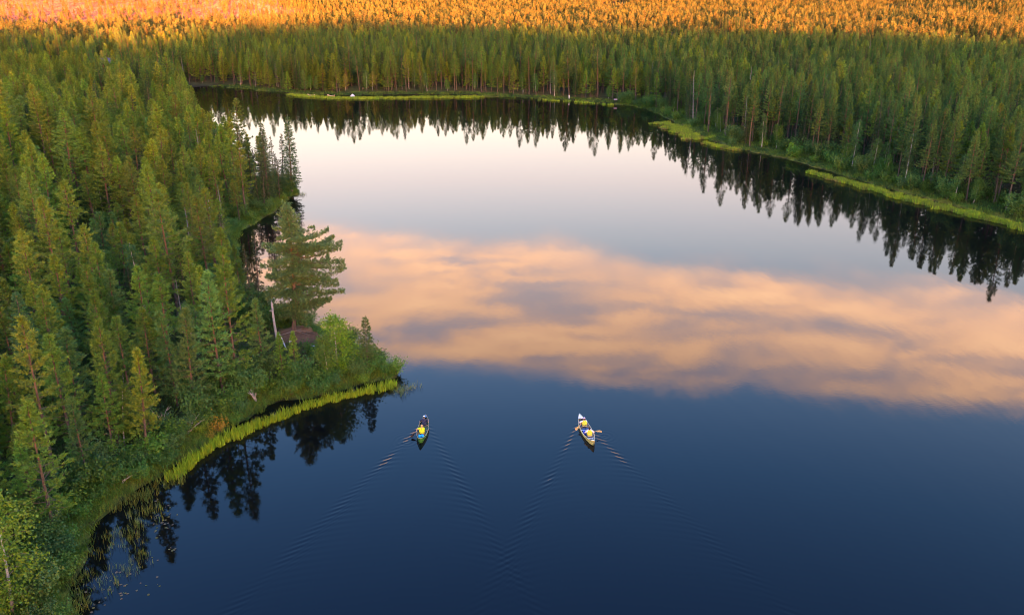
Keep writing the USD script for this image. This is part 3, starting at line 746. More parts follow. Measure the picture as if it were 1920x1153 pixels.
# the big spreading pine, the tree stems of the hand list and the rest
def tree_z(x, y):
    return ground_height(np.array([x]), np.array([y]))[0] - 0.05
ALL = [(k, x, y, s, z) for k, x, y, s, z in trees]
X = np.array([t[1] for t in ALL]); Y = np.array([t[2] for t in ALL]); Z = ground_height(X, Y) - 0.05
S = np.array([t[3] for t in ALL]); Hh = np.array([HEIGHT[t[0]] for t in ALL]) * S
KIND = np.array([t[0] for t in ALL]); ZONE = np.array([t[4] for t in ALL])
WIDE = np.where(ZONE == 'left', 1.22, 1.10)
ROT = np.random.default_rng(5).uniform(0, 6.28, len(ALL))

# which of them show largest in the picture: a coarse depth buffer of their outlines
def visible_area():
    W, Hq, q = 480, 288, 4.0
    u0, v0, dep = pixel_of(np.column_stack([X, Y, Z])); u1, v1, _ = pixel_of(np.column_stack([X, Y, Z + Hh]))
    owner = -np.ones((Hq, W), int)
    order = np.argsort(-dep)
    for i in order:
        w = 0.26 * Hh[i] * 0.5 * F_PX / dep[i] / q
        y1, y0 = v1[i] / q, v0[i] / q
        xa, xb = int(max(0, min(u0[i], u1[i]) / q - w)), int(min(W, max(u0[i], u1[i]) / q + w + 1))
        ya, yb = int(max(0, y1)), int(min(Hq, y0 + 1))
        if xa >= xb or ya >= yb: continue
        yy, xx = np.mgrid[ya:yb, xa:xb]
        t = np.clip((yy - y1) / max(y0 - y1, 1e-3), 0, 1)
        cx = (u1[i] + (u0[i] - u1[i]) * t) / q
        owner[ya:yb, xa:xb][np.abs(xx + 0.5 - cx) < np.maximum(w * np.minimum(1, t * 1.8), 0.45)] = i
    return np.bincount(owner[owner >= 0], minlength=len(X))
AREA = visible_area()
FAMILY = np.array(['birch' if 'birch' in k else 'dead' if 'snag' in k else 'spruce' if 'spruce' in k else 'pine' for k in KIND])
single = np.zeros(len(X), bool)
n_hand = {f: sum(1 for t in POINT_TREES if t[6] == f) for f in ('pine', 'spruce', 'birch')}
n_hand['pine'] += 1
n_hand['dead'] = 0
for fam in ('pine', 'spruce', 'birch', 'dead'):
    idx = np.nonzero((FAMILY == fam) & (AREA > 0))[0]
    idx = idx[np.argsort(-AREA[idx])][:298 - n_hand[fam]]
    single[idx] = True

D_IN = inland(X, Y)
LOOK = {'full_pine': 'full-crowned pine', 'bushy_pine': 'broad bushy pine', 'long_trunk_pine': 'orange-trunked pine', 'low_crown_pine': 'low-branched pine', 'high_crown_pine': 'high-crowned pine',
        'slim_pine': 'slim yellow-green pine', 'little_pine': 'little pointed pine', 'blue_green_pine': 'bluish green pine', 'mast_pine': 'straight high pine', 'bare_mast_pine': 'high long-trunked pine', 'broad_mast_pine': 'high broad pine',
        'slender_mast_pine': 'high slender pine', 'dense_spruce': 'dense dark spruce', 'layered_spruce': 'layered spruce', 'spire_spruce': 'spire-like high spruce', 'small_spruce': 'small spruce', 'grey_snag': 'grey dead tree', 'tall_grey_snag': 'high grey dead tree', 'sparse_spruce': 'thin sparse spruce', 'thin_spruce': 'thin dark spruce', 'green_birch': 'green birch', 'light_birch': 'light green birch', 'dark_birch': 'dark green birch', 'small_birch': 'small birch'}
def wording(i):
    """(label, group): what the tree looks like and where in the wood it stands."""
    front = D_IN[i] < 6.5
    if ZONE[i] == 'left':
        where = ('on the near left bank' if front else 'in the near left wood') if Y[i] < 72 else ('at the inlet behind the near point' if front else 'in the left wood behind the near point') if Y[i] < 118 else \
                ('at the second point' if front else 'in the middle of the left wood') if Y[i] < 190 else ('at the end of the left shore' if front else 'on the rise behind the left wood')
    elif ZONE[i] == 'right':
        where = ('in front behind the right reed band' if Y[i] < 190 else 'in front by the right reed islets') if D_IN[i] < 12 else ('in the wood behind the right reed band' if Y[i] < 190 else 'in the wood behind the right reed islets' if Y[i] < 290 else 'far back in the right wood')
    else:
        where = ('in front on the far shore behind the reed strip' if X[i] < 5 else 'in front on the far shore by the legged box') if D_IN[i] < 10 else 'deep in the far wood'
    size = 'rather low ' if S[i] < 0.84 else ''
    return f'{size}{LOOK[KIND[i]]} {where}', f'{size}{LOOK[KIND[i]]}, each one {where}'
rng = np.random.default_rng(31)
for i in np.nonzero(single)[0]:
    lab, grp = wording(i)
    copy_of(KIND[i], f'{FAMILY[i]}_tree', lab, f'{FAMILY[i]} tree', (X[i], Y[i], Z[i]), (rng.normal(0, 1.3), rng.normal(0, 1.3), math.degrees(ROT[i])), (S[i] * WIDE[i] * rng.uniform(0.92, 1.1), S[i] * WIDE[i] * rng.uniform(0.92, 1.1), S[i]), grp)
for k, u, v, s, lab, cat, pname in POINT_TREES:
    p = ground_at(u, v, 0.6); z = tree_z(*p)
    p = ground_at(u, v, max(z, 0.1)); z = tree_z(*p)
    copy_of(k, f'{pname}_tree', lab, cat, (p[0], p[1], z), (rng.normal(0, 1), rng.normal(0, 1), rng.uniform(0, 360)), s)
for fam, lab in (('pine', 'remaining pines deeper in the woods around the lake'), ('spruce', 'remaining dark spruces deeper in the woods around the lake'), ('birch', 'remaining birches deeper in the woods around the lake'), ('dead', 'remaining grey dead trees deeper in the woods around the lake')):
    rest = np.nonzero((FAMILY == fam) & ~single)[0]
    protos = sorted(set(KIND[rest]))
    scatter(f'{fam}_wood', lab, 'wood', protos, [protos.index(k) for k in KIND[rest]], np.column_stack([X, Y, Z])[rest], ROT[rest], np.column_stack([S * WIDE, S * WIDE, S])[rest])

# the far wood beyond, which reads as one mass
pts, which, sc = [], [], []
for r0, r1, step, seed in ((440, 760, 3.1, 41), (760, 1250, 3.4, 42), (1250, 1900, 7.5, 43)):
    p, rg = jittered(-0.66 * r1 - 40, 0.66 * r1 + 40, 300, r1, step, seed)
    r = np.hypot(p[:, 0], p[:, 1])
    c = cleared(p[:, 0], p[:, 1])
    g = clumps(p, 0.024, 9)
    ok = (r >= r0) & (r < r1) & seen_wedge(p, 25) & (rg.random(len(p)) > c * 0.93) & (g > -0.42) & ~glade(p)
    p, g = p[ok], g[ok]
    pts.append(p); sc.append(rg.triangular(0.42, 0.76, 1.15, len(p)) * (1.06 + 0.34 * g) * (1.0 - 0.12 * smoothstep(np.hypot(*p.T), 600, 1000)) * step ** 0.0)
    spr = clumps(p, 0.013, 12) > 0.42
    which.append(np.where(spr & (rg.random(len(p)) < 0.75), 4, rg.choice(5, len(p), p=[.3, .25, .22, .18, .05])))
pts, which, sc = np.vstack(pts), np.concatenate(which), np.concatenate(sc)
zz = ground_height(pts[:, 0], pts[:, 1]) - 0.1
scatter('far_wood', 'sunlit pine forest on the rising land far beyond the lake', 'forest', FAR, which, np.column_stack([pts, zz]), np.random.default_rng(44).uniform(0, 6.28, len(pts)), sc)
print('trees', len(X), 'single', single.sum(), 'far', len(pts))
# the wooded ridge behind the camera, whose shadow lies on the lake
p, rg = jittered(-620, 420, -395, -268, 5.0, 45)
p = p[rg.random(len(p)) < 0.8]
scatter('ridge_wood', 'pine wood on the ridge behind the viewpoint', 'forest', FAR, rg.integers(0, 5, len(p)), np.column_stack([p, ground_height(p[:, 0], p[:, 1])]), rg.uniform(0, 6.28, len(p)), rg.uniform(0.9, 1.25, len(p)))

# ------------------------------------------------------------------ grass, sedge, heath and shrubs
def strip(px, width, step, kinds_, name, label, cat, seed, scale=(0.8, 1.15), gap=-0.38, dens=1.15):
    """Clumps along a traced line of pixels, a band 'width' metres wide to both sides."""
    rg = np.random.default_rng(seed)
    ln = LineString([tuple(ground_at(u, v)) for u, v in px]).segmentize(step)
    c = np.array(ln.coords)
    n = int(len(c) * max(1, width / step) * dens)
    q = c[rg.integers(0, len(c), n)] + rg.uniform(-0.5, 0.5, (n, 2)) * step
    t = rg.uniform(-0.5, 0.5, n) * width * (0.75 + 0.45 * np.sin(q[:, 0] * 0.8 + 2 * np.sin(q[:, 1] * 0.5)))
    tang = np.gradient(c, axis=0); nn = unit(np.column_stack([-tang[:, 1], tang[:, 0]]))
    q = q + nn[np.minimum(np.argmin(np.abs(q[:, None, 0] - c[None, :, 0]) + np.abs(q[:, None, 1] - c[None, :, 1]), 1), len(c) - 1)] * t[:, None]
    q = q[2 * meshkit.noise(np.column_stack([q * 1.5, np.full(len(q), seed * 3.1)]), seed) - 1 > gap]; n = len(q)
    z = np.maximum(ground_height(q[:, 0], q[:, 1]), 0.0) - 0.02
    scatter(name, label, cat, kinds_, rg.integers(0, len(kinds_), n), np.column_stack([q, z]), rg.uniform(0, 6.28, n), rg.uniform(*scale, n))
strip([(318,900),(345,880),(366,862),(390,846),(415,830),(445,816),(480,802),(520,786),(560,770),(600,757),(640,748),(680,739),(715,731),(736,724)], 0.95, 0.30, GRASSES['sedge'], 'sedge_band', 'bright yellow-green sedge band along the near left bank up to the point', 'sedge', 51, scale=(0.55, 1.12), gap=-0.62, dens=1.5)
strip([(215,955),(250,935),(285,922),(330,895)], 1.8, 0.5, GRASSES['sparse_sedge'], 'sedge_fringe', 'thin dark sedge stems in the shaded water below the left bank', 'sedge', 52, dens=1.6)
strip([(150,1150),(175,1080),(205,1030),(245,985),(300,950)], 5.0, 0.6, GRASSES['sparse_sedge'], 'sedge_stems', 'scattered sedge stems standing in the dark water of the lower left', 'sedge', 53, dens=0.9)
strip([(742,735),(760,730),(778,726)], 1.6, 0.5, GRASSES['sparse_sedge'], 'reed_stems', 'thin reed stems in open water just off the tip of the near point', 'reeds', 54, dens=1.6)
strip([(556,366),(568,366)], 1.5, 0.5, GRASSES['sparse_sedge'], 'reed_tuft', 'thin reed stems in open water off the second point', 'reeds', 55, dens=2.0)
strip([(542,179),(580,182),(612,184)], 4.5, 0.7, GRASSES['shore_sedge'] + GRASSES['dull_sedge'][:1], 'far_reeds', 'short yellow-green reed bed at the left end of the far reed strip', 'reeds', 56)
strip([(618,185),(680,185.5),(760,184.5),(850,183.5),(904,183.5)], 3.6, 0.7, GRASSES['shore_sedge'] + GRASSES['dull_sedge'][:1], 'far_reeds', 'long straight yellow-green reed strip on the far shore right of the white boat', 'reeds', 57)
strip([(1000,188),(1080,192),(1150,198)], 1.2, 0.8, GRASSES['shore_sedge'] + GRASSES['dull_sedge'][:1], 'far_reeds', 'narrow reed fringe on the far shore by the legged box', 'reeds', 58, dens=0.7)
strip([(1238,232),(1262,238),(1285,250),(1310,262)], 7.5, 0.55, GRASSES['shore_sedge'] + GRASSES['dull_sedge'] + GRASSES['brown_sedge'], 'reed_islet', 'bright yellow-green reed islet at the bend of the right shore', 'reeds', 59)
strip([(1322,270),(1350,276),(1384,283)], 2.8, 0.5, GRASSES['shore_sedge'] + GRASSES['dull_sedge'] + GRASSES['brown_sedge'], 'reed_islet', 'narrow reed islet just right of the bigger one at the right shore', 'reeds', 60)
strip([(1516,324),(1560,336),(1610,349),(1660,363),(1720,379),(1780,394),(1840,408),(1900,424),(1990,450)], 2.6, 0.42, GRASSES['shore_sedge'] + GRASSES['dull_sedge'] + GRASSES['brown_sedge'][:1], 'reed_band', 'long yellow-green reed band along the right shore', 'reeds', 61, dens=1.25)

def cover(name, label, cat, kinds_, x0, x1, y0, y1, step, seed, keep, scale):
    p, rg = jittered(x0, x1, y0, y1, step, seed)
    d = inland(p[:, 0], p[:, 1])
    ok = keep(p, d, rg) & (bare(p[:, 0], p[:, 1]) < 0.15 + 0.6 * rg.random(len(p)) ** 2)
    p = p[ok]
    z = ground_height(p[:, 0], p[:, 1])
    scatter(name, label, cat, kinds_, rg.integers(0, len(kinds_), len(p)), np.column_stack([p, z]), rg.uniform(0, 6.28, len(p)), rg.uniform(*scale, len(p)))
cover('bank_grass', 'low green grass and moss along the left bank', 'grass', GRASSES['bank_grass'], -60, -8, 24, 170, 0.62, 71, lambda p, d, r: (d > 0.1) & (d < 4.0) & seen_wedge(p, 6), (0.7, 1.3))
cover('heath', 'dwarf heath and blueberry cover on the floor of the left wood', 'heath', GRASSES['heath'], -90, -8, 24, 150, 1.05, 72, lambda p, d, r: (d > 2.0) & seen_wedge(p, 6), (0.7, 1.5))
cover('shore_heath', 'green heath and grass at the foot of the right wood', 'heath', GRASSES['heath'] + GRASSES['bank_grass'], 36, 110, 95, 300, 1.1, 73, lambda p, d, r: (d > 0.3) & (d < 14) & seen_wedge(p, 10), (0.9, 1.9))
cover('far_heath', 'low green growth along the far shore', 'heath', GRASSES['heath'] + GRASSES['bank_grass'], -130, 50, 255, 340, 1.5, 74, lambda p, d, r: (d > 0.1) & (d < 5), (0.9, 1.9))
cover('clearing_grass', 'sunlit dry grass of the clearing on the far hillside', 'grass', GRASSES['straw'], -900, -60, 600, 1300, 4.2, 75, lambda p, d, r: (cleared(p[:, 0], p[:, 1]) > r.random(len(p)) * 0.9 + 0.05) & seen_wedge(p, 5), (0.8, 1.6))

# shrubs along the banks, one by one
p, rg = jittered(-80, -8, 30, 175, 1.55, 81)
d = inland(p[:, 0], p[:, 1])
ok = (d > 0.15) & (d < 6.0) & seen_wedge(p, 3) & (rg.random(len(p)) < np.where(d < 3.4, 0.95, 0.55)) & (bare(p[:, 0], p[:, 1]) < 0.02) & ((p[:, 1] < 98) | (rg.random(len(p)) < 0.6))
p, d = p[ok], d[ok]
u, v, dep = pixel_of(np.column_stack([p, ground_height(p[:, 0], p[:, 1])]))
for q, dd, uu, vv in zip(p, d, u, v):
    k = SHRUBS[rg.choice(5, p=[.20, .28, .16, .20, .16] if vv < 880 else [.22, .20, .34, .10, .14])]
    s = rg.uniform(0.65, 1.15) * (0.8 if dd < 1.2 else 1.0)
    zone = 'about the second point' if vv < 560 else 'in the lower left corner bank' if vv > 980 else 'on the left bank beside the dark shaded water' if vv > 880 else 'behind the start of the sedge band' if vv > 790 else 'behind the middle of the sedge band' if uu < 600 else 'on the tip of the near point'
    hw = {'dark_shrub': 'dark green', 'fresh_shrub': 'fresh green', 'high_shrub': 'high dark green', 'low_shrub': 'low light green', 'grey_shrub': 'grey-green'}[k]
    copy_of(k, 'willow_shrub', f'{hw} willow shrub {zone}', 'shrub', (q[0], q[1], ground_height(q[0], q[1]) - 0.03), (0, 0, rg.uniform(0, 360)), (s, s, s * rg.uniform(0.8, 1.15)), f'{hw} willow shrubs {zone}')
for uu, vv in ((512, 598), (532, 597), (556, 600), (575, 608), (592, 617), (607, 628)):
    q = ground_at(uu, vv, 1.2); s = rg.uniform(0.5, 0.8)
    copy_of('dark_shrub', 'willow_shrub', 'dark low bush at the back rim of the bare earth', 'shrub', (q[0], q[1], ground_height(q[0], q[1]) - 0.03), (0, 0, rg.uniform(0, 360)), s, 'dark low bushes at the back rim of the bare earth')
for uu, vv, s, lab in ((412, 806, 1.0, 'golden yellow shrub behind the sedge band on the left bank'), (396, 818, 0.5, 'tiny golden yellow shrub just below the bigger golden one')):
    q = ground_at(uu, vv, 0.3)
    copy_of('gold_shrub', 'golden_shrub', lab, 'shrub', (q[0], q[1], ground_height(q[0], q[1]) - 0.02), (0, 0, 40 * s), s)
p, rg = jittered(36, 110, 95, 300, 3.0, 82)
d = inland(p[:, 0], p[:, 1])
ok = (d > 0.8) & (d < 8) & seen_wedge(p, 5) & (rg.random(len(p)) < 0.6)
for q in p[ok][:150]:
    k = SHRUBS[rg.integers(5)]; s = rg.uniform(0.8, 1.5)
    hw = {'dark_shrub': 'dark green', 'fresh_shrub': 'fresh green', 'high_shrub': 'high dark green', 'low_shrub': 'low light green', 'grey_shrub': 'grey-green'}[k]
    zone = 'behind the right reed band' if q[1] < 190 else 'behind the right reed islets'
    copy_of(k, 'willow_shrub', f'{hw} shrub {zone}', 'shrub', (q[0], q[1], ground_height(q[0], q[1]) - 0.03), (0, 0, rg.uniform(0, 360)), s, f'{hw} shrubs {zone}')

# ------------------------------------------------------------------ the camp on the near point
def big_pine(seed=77):
    rng = np.random.default_rng(seed)
    h = 14.2
    z = np.linspace(-0.4, h, 14)
    ax = np.column_stack([0.25 * np.sin(z / 4.2) + 0.04 * z, 0.15 * np.sin(z / 3.1), z])
    r = 0.21 * (1 - np.clip(z / h, 0, 1)) ** 0.75 + 0.015 + 0.16 * np.exp(-np.maximum(z, 0) / 0.3)
    tv, tf = tube(ax, r, 10)
    k = smoothstep(tv[:, 2], 4.0, 9.5)[:, None]
    tc = np.array([0.15, 0.105, 0.075]) * (1 - k) + np.array([0.22, 0.11, 0.05]) * k
    at = lambda zz: np.array([np.interp(zz, z, ax[:, 0]), np.interp(zz, z, ax[:, 1]), zz])
    limbs, P, D, L = [], [], [], []
    def branch(zz, az, ln, el, droop, dens):
        s = np.linspace(0, 1, 6); o = at(zz)
        wob = np.cumsum(rng.normal(0, 0.10, 6)) * s
        rr = ln * s * np.cos(el); hz = ln * (np.sin(el) * s - droop * s ** 2 + (droop + 0.04) * s ** 3.4)
        a = az + wob
        pts = np.column_stack([o[0] + rr * np.cos(a), o[1] + rr * np.sin(a), zz + hz])
        limbs.append(tube(pts, np.linspace(0.018 + 0.017 * ln, 0.006, 6), 4, False))
        m = int(ln * dens)
        q = rng.uniform(0.13, 1.02, m) ** 0.9
        b = np.column_stack([np.interp(q, s, pts[:, j]) for j in range(3)])
        lat = np.array([-np.sin(az), np.cos(az), 0.0]); out = np.array([np.cos(az), np.sin(az), 0.0])
        off = rng.normal(0, 0.50 if ln > 2 else 0.22, m) * (0.25 + 0.75 * np.sin(np.pi * np.clip(q, 0, 1)))
        b = b + lat * off[:, None] + np.array([0, 0, 1.0]) * (rng.normal(0.05, 0.12, m))[:, None]
        d = unit(out * 0.6 + lat * (np.sign(off) * rng.uniform(0.1, 0.7, m))[:, None] + np.array([0, 0, 0.75]))
        P.append(b); D.append(d); L.append(np.full(m, 0.29) * rng.uniform(0.8, 1.25, m))
    zz = 1.9
    while zz < 10.9:
        for _ in range(rng.integers(3, 5)):
            az = rng.uniform(0, 6.28); c = math.cos(az)
            right = 0.60 + 0.50 * max(0, c) ** 0.8 + 0.05 * max(0, -c)
            ln = (2.3 + 2.5 * math.sin(math.pi * (zz - 1.0) / 11.5)) * right * rng.uniform(0.72, 1.10)
            branch(zz, az, ln, math.radians(rng.uniform(-14, 6) + 10 * (zz > 8)), 0.14 if zz < 6 else 0.05, 30)
        zz += rng.uniform(0.34, 0.66)
    for zz, az, ln in ((10.3, 0.1, 4.2), (9.4, -0.3, 4.9), (8.6, 0.25, 5.3), (7.8, -0.05, 5.4), (7.0, 0.4, 5.0), (6.2, -0.2, 4.9), (5.3, 0.15, 4.7), (4.4, -0.3, 4.3), (3.4, 0.1, 3.8), (2.5, -0.1, 3.2), (9.0, 3.0, 2.9), (7.4, 3.3, 3.3), (5.8, 2.9, 3.2), (4.2, 3.2, 3.0)):
        branch(zz, az, ln, math.radians(rng.uniform(-4, 9)), 0.05, 38)
    for zz in np.arange(2.4, 11.0, 0.34):
        branch(zz, rng.uniform(0, 6.28), rng.uniform(0.8, 1.6), math.radians(rng.uniform(0, 20)), 0.0, 22)
    for zz in np.arange(11.2, 14.0, 0.42):
        for i in range(5):
            branch(zz, i * 1.26 + zz * 2, (1.75 - 0.52 * (zz - 11.2)) * rng.uniform(0.55, 1.1), math.radians(14 + 12 * (zz - 11.2)), 0.0, 20)
    P.append(np.array([at(q) for q in (13.8, 14.0, 14.2)])); D.append(np.tile([0, 0, 1.0], (3, 1))); L.append(np.full(3, 0.25))
    P, D, L = np.vstack(P), np.vstack(D), np.concatenate(L)
    nv, nf, own = tufts(P, D, L, 6, 0.075, 0.5, rng)
    return (tv, tf), tc, join(limbs), (nv, nf), tinted(own, (0.090, 0.172, 0.050), 0.36, rng, len(P))
p = ground_at(551, 622, 1.6); zg = tree_z(*p); p = ground_at(551, 622, zg); zg = tree_z(*p)
t = thing('pine_tree', 'big old pine with flat spreading branches on the near point above bare earth', 'pine tree', (p[0], p[1], zg))
tm, tc, lm, cm, cc = big_pine()
part(t, 'trunk', tm, M['bark'], True, tc)
part(t, 'limbs', lm, M['bark'], False, np.tile([0.13, 0.085, 0.055], (len(lm[0]), 1)))
part(t, 'crown', cm, M['needles'], False, cc)
rg = np.random.default_rng(3)
for i in range(7):                                                     # bare roots running over the trodden earth
    a = -2.6 + i * 0.52 + rg.normal(0, 0.1); ln = rg.uniform(0.9, 2.6)
    q = np.column_stack([np.linspace(0.15, ln, 6) * np.cos(a + np.linspace(0, rg.normal(0, 0.4), 6)), np.linspace(0.15, ln, 6) * np.sin(a + np.linspace(0, rg.normal(0, 0.4), 6))])
    zr = ground_height(p[0] + q[:, 0], p[1] + q[:, 1]) - zg + 0.03 - 0.05 * np.linspace(0, 1, 6) ** 2
    zr[0] += 0.12
    rm = tube(np.column_stack([q, zr]), np.linspace(0.075, 0.02, 6), 6)
    part(t, 'root', rm, M['bark'], True, np.tile([0.25, 0.17, 0.115], (len(rm[0]), 1)))

def on_ground(u, v, z0=1.2):
    q = ground_at(u, v, z0)
    for _ in range(3): q = ground_at(u, v, tree_z(*q) + 0.05)
    return np.array([q[0], q[1], tree_z(*q) + 0.05])

q = on_ground(521, 642)
t = thing('dead_tree', 'pale broken-off dead tree trunk standing left of the big spreading pine', 'dead tree', q)
z = np.linspace(-0.2, 4.3, 9)
part(t, 'trunk', tube(np.column_stack([-0.06 * z - 0.05 * np.sin(z), 0.03 * np.sin(z * 1.3), z]), np.linspace(0.16, 0.10, 9), 8), M['dead_wood'], True)
part(t, 'broken_top', trimesh.creation.cone(0.095, 0.5, sections=6, transform=trimesh.transformations.translation_matrix([-0.21, 0, 4.26])), M['dead_wood'])
part(t, 'branch_stub', tube([[-0.20, 0, 3.5], [-0.38, -0.10, 3.62], [-0.52, -0.12, 3.58]], [0.06, 0.05, 0.02], 6), M['dead_wood'], True)
a, b = on_ground(523, 629), on_ground(538, 657)
v = b - a
t = thing('grey_pole', 'pale grey barkless pole lying on the slope at the foot of the broken trunk', 'log', a)
s = np.linspace(0, 1, 6)[:, None]
part(t, 'stem', tube(v * s + np.array([0, 0, 0.16]) + np.array([0.02, 0, 0.02]) * np.sin(s * 5), np.linspace(0.10, 0.06, 6), 8), plain_mat('pale_wood', (0.46, 0.44, 0.41), 0.8, spec=0.2, noise=5.0), True)
part(t, 'knot', tube([v * 0.55 + [0, 0, 0.22], v * 0.55 + [0.06, -0.02, 0.36]], [0.03, 0.012], 5), M['dead_wood'])

def bevel_box(x, y, z, r=0.008):
    c = m3.Manifold.batch_hull([m3.Manifold.sphere(r, 6).translate([sx * (x / 2 - r), sy * (y / 2 - r), sz * (z / 2 - r)]) for sx in (-1, 1) for sy in (-1, 1) for sz in (-1, 1)])
    k = c.to_mesh(); return np.array(k.vert_properties[:, :3]), np.array(k.tri_verts)
def moved(mesh, at=(0, 0, 0), rz=0.0, ry=0.0, rx=0.0):
    v, f = mesh
    R = trimesh.transformations.euler_matrix(rx, ry, rz)[:3, :3]
    return v @ R.T + np.asarray(at), f
M['weathered_board'] = plain_mat('weathered_board', (0.55, 0.54, 0.56), 0.7, spec=0.3, noise=9.0)
M['dark_wood'] = plain_mat('dark_wood', (0.07, 0.05, 0.04), 0.8, noise=9.0)
q = on_ground(592, 655)
t = thing('camp_bench', 'small pale grey plank bench on the bare earth of the point', 'bench', q, (0, 0, -28))
for k in (-1, 0, 1): part(t, 'seat_plank', moved(bevel_box(0.92, 0.125, 0.035), (0, k * 0.135, 0.40)), M['weathered_board'])
for sx in (-1, 1):
    for sy in (-1, 1): part(t, 'leg', moved(bevel_box(0.06, 0.06, 0.40), (sx * 0.38, sy * 0.13, 0.19), ry=sx * 0.12), M['dark_wood'])
part(t, 'rail', moved(bevel_box(0.70, 0.04, 0.05), (0, 0, 0.22)), M['dark_wood'])
q = on_ground(545, 646)
t = thing('stump', 'small sawn tree stump with white top left of the plank bench', 'stump', q)
part(t, 'stump_wood', tube([[0, 0, -0.1], [0, 0, 0.1], [0, 0, 0.36]], [0.22, 0.17, 0.16], 12), M['dark_wood'], 40)
part(t, 'cut_face', tube([[0, 0, 0.361], [0, 0, 0.375]], [0.152, 0.150], 12), plain_mat('sawn_wood', (0.66, 0.62, 0.54), 0.8, noise=14.0), 40)

# dead branches on the left bank
def dead_bush(u, v, label, shoots, h, cat='dead branches', lean=(0, 0)):
    q = on_ground(u, v, 0.6)
    t = thing('dead_branches', label, cat, q)
    rg = np.random.default_rng(int(u))
    for i in range(shoots):
        a = i * 2 * np.pi / shoots + rg.normal(0, 0.5); hh = h * rg.uniform(0.6, 1.0)
        s = np.linspace(0, 1, 6); r = hh * rg.uniform(0.25, 0.55)
        pts = np.column_stack([r * s ** 1.4 * np.cos(a) + lean[0] * s + 0.05 * np.sin(s * 7 + i), r * s ** 1.4 * np.sin(a) + lean[1] * s, hh * s ** 0.9 - 0.05])
        tw = [tube(pts, [0.055, 0.045, 0.035, 0.026, 0.018, 0.008], 5)]
        for j in (2, 3, 4):
            d = unit(np.array([np.cos(a + rg.normal(0, 1)), np.sin(a + rg.normal(0, 1)), rg.uniform(0.3, 1.1)])) * hh * 0.28
            tw.append(tube([pts[j], pts[j] + d * 0.6, pts[j] + d + [0, 0, 0.05]], [0.022, 0.014, 0.005], 4))
        part(t, 'bare_branch', join(tw), M['dead_wood'])
dead_bush(305, 806, 'bare pale grey branches rising between the near left pines and the shrubs', 4, 2.3)
dead_bush(352, 812, 'fan of thin grey leaning sticks right of the bare pale branches', 4, 1.5, lean=(0.9, 0.4))
dead_bush(106, 985, 'bleached forked bare stem among shrubs of the lower left bank', 2, 3.2)
dead_bush(480, 752, 'tangle of grey twigs at the bank under the pine pair', 5, 1.3, lean=(-0.2, -0.2))
dead_bush(228, 905, 'small fallen grey twigs in the bank shrubs above the dark water', 3, 1.1, lean=(0.7, -0.3))

# ------------------------------------------------------------------ canoes
def canoe_mesh(Ln, beam, inner=False):
    ns, nf = 33, 13
    s = np.sin(np.linspace(-np.pi / 2, np.pi / 2, ns))
    ph = np.linspace(0, np.pi, nf)
    rows = []
    for q in s:
        b = max(0.012, beam / 2 * (1 - abs(q) ** 2.3) ** 0.85)
        sheer = 0.27 + 0.27 * abs(q) ** 3.2
        keel = -0.12 + 0.22 * smoothstep(abs(q), 0.80, 1.0)
        if inner:
            b = max(0.004, b - 0.022); keel = max(0.045, keel + 0.10 * 1.0); sheer -= 0.004
        x = b * np.sign(np.cos(ph)) * np.abs(np.cos(ph)) ** 0.62
        z = sheer - (sheer - keel) * np.sin(ph) ** 0.62
        rows.append(np.column_stack([x, np.full(nf, q * (Ln / 2 - (0.03 if inner else 0))), z]))
    v = np.vstack(rows)
    i, j = np.meshgrid(np.arange(ns - 1), np.arange(nf - 1), indexing='ij'); a = (i * nf + j).ravel()
    f = np.vstack([np.stack([a, a + nf, a + nf + 1], 1), np.stack([a, a + nf + 1, a + 1], 1)])
    return v, (f[:, ::-1] if inner else f)

def canoe_thing(c, label, hull, lining, rim, bow_col, stern_col, beam):
    mid = (c['bow'] + c['stern']) / 2; d = c['bow'] - c['stern']; Ln = float(np.hypot(*d)) + 0.35
    rz = math.degrees(math.atan2(-d[0], d[1])); c.update(mid=mid, rz=rz, Ln=Ln, beam=beam)
    t = thing('canoe', label, 'canoe', (mid[0], mid[1], 0.0), (0, 0, rz))
    part(t, 'hull', canoe_mesh(Ln, beam), hull, True)
    part(t, 'lining', canoe_mesh(Ln, beam, True), lining, True)
    s = np.sin(np.linspace(-np.pi / 2, np.pi / 2, 33))
    for sx in (-1, 1):
        g = np.column_stack([sx * np.maximum(0.010, beam / 2 * (1 - np.abs(s) ** 2.3) ** 0.85), s * Ln / 2, 0.275 + 0.27 * np.abs(s) ** 3.2])
        part(t, 'gunwale', tube(g, 0.021, 6), rim, True)
    def deck(sign, length, m, name):
        q = np.linspace(1.0 - length, 0.99, 7) * sign
        b = np.maximum(0.012, beam / 2 * (1 - np.abs(q) ** 2.3) ** 0.85); z = 0.268 + 0.27 * np.abs(q) ** 3.2
        L_, R_, C_ = np.column_stack([-b, q * Ln / 2, z]), np.column_stack([b, q * Ln / 2, z]), np.column_stack([0 * b, q * Ln / 2, z + 0.035 * (b / b.max())])
        v = np.vstack([L_, C_, R_, L_ - [0, 0, 0.02], R_ - [0, 0, 0.02]]); n = 7; f = []
        for i in range(n - 1):
            for A, B in ((0, n), (n, 2 * n), (4 * n, 3 * n)):
                f += [[A + i, B + i, B + i + 1], [A + i, B + i + 1, A + i + 1]]
        f += [[0, 3 * n, 4 * n], [0, 4 * n, 2 * n], [0, 2 * n, n]]
        part(t, name, (v, np.array(f)), m)
    deck(1, 0.24 if beam > 0.93 else 0.13, bow_col, 'bow_deck'); deck(-1, 0.14, stern_col, 'stern_deck')
    def cross(y, w, z, depth, name, m):
        b = beam / 2 * (1 - abs(2 * y / Ln) ** 2.3) ** 0.85
        part(t, name, moved(bevel_box(2 * b * w, depth, 0.03), (0, y, z)), m)
    c['cross'] = cross
    return t
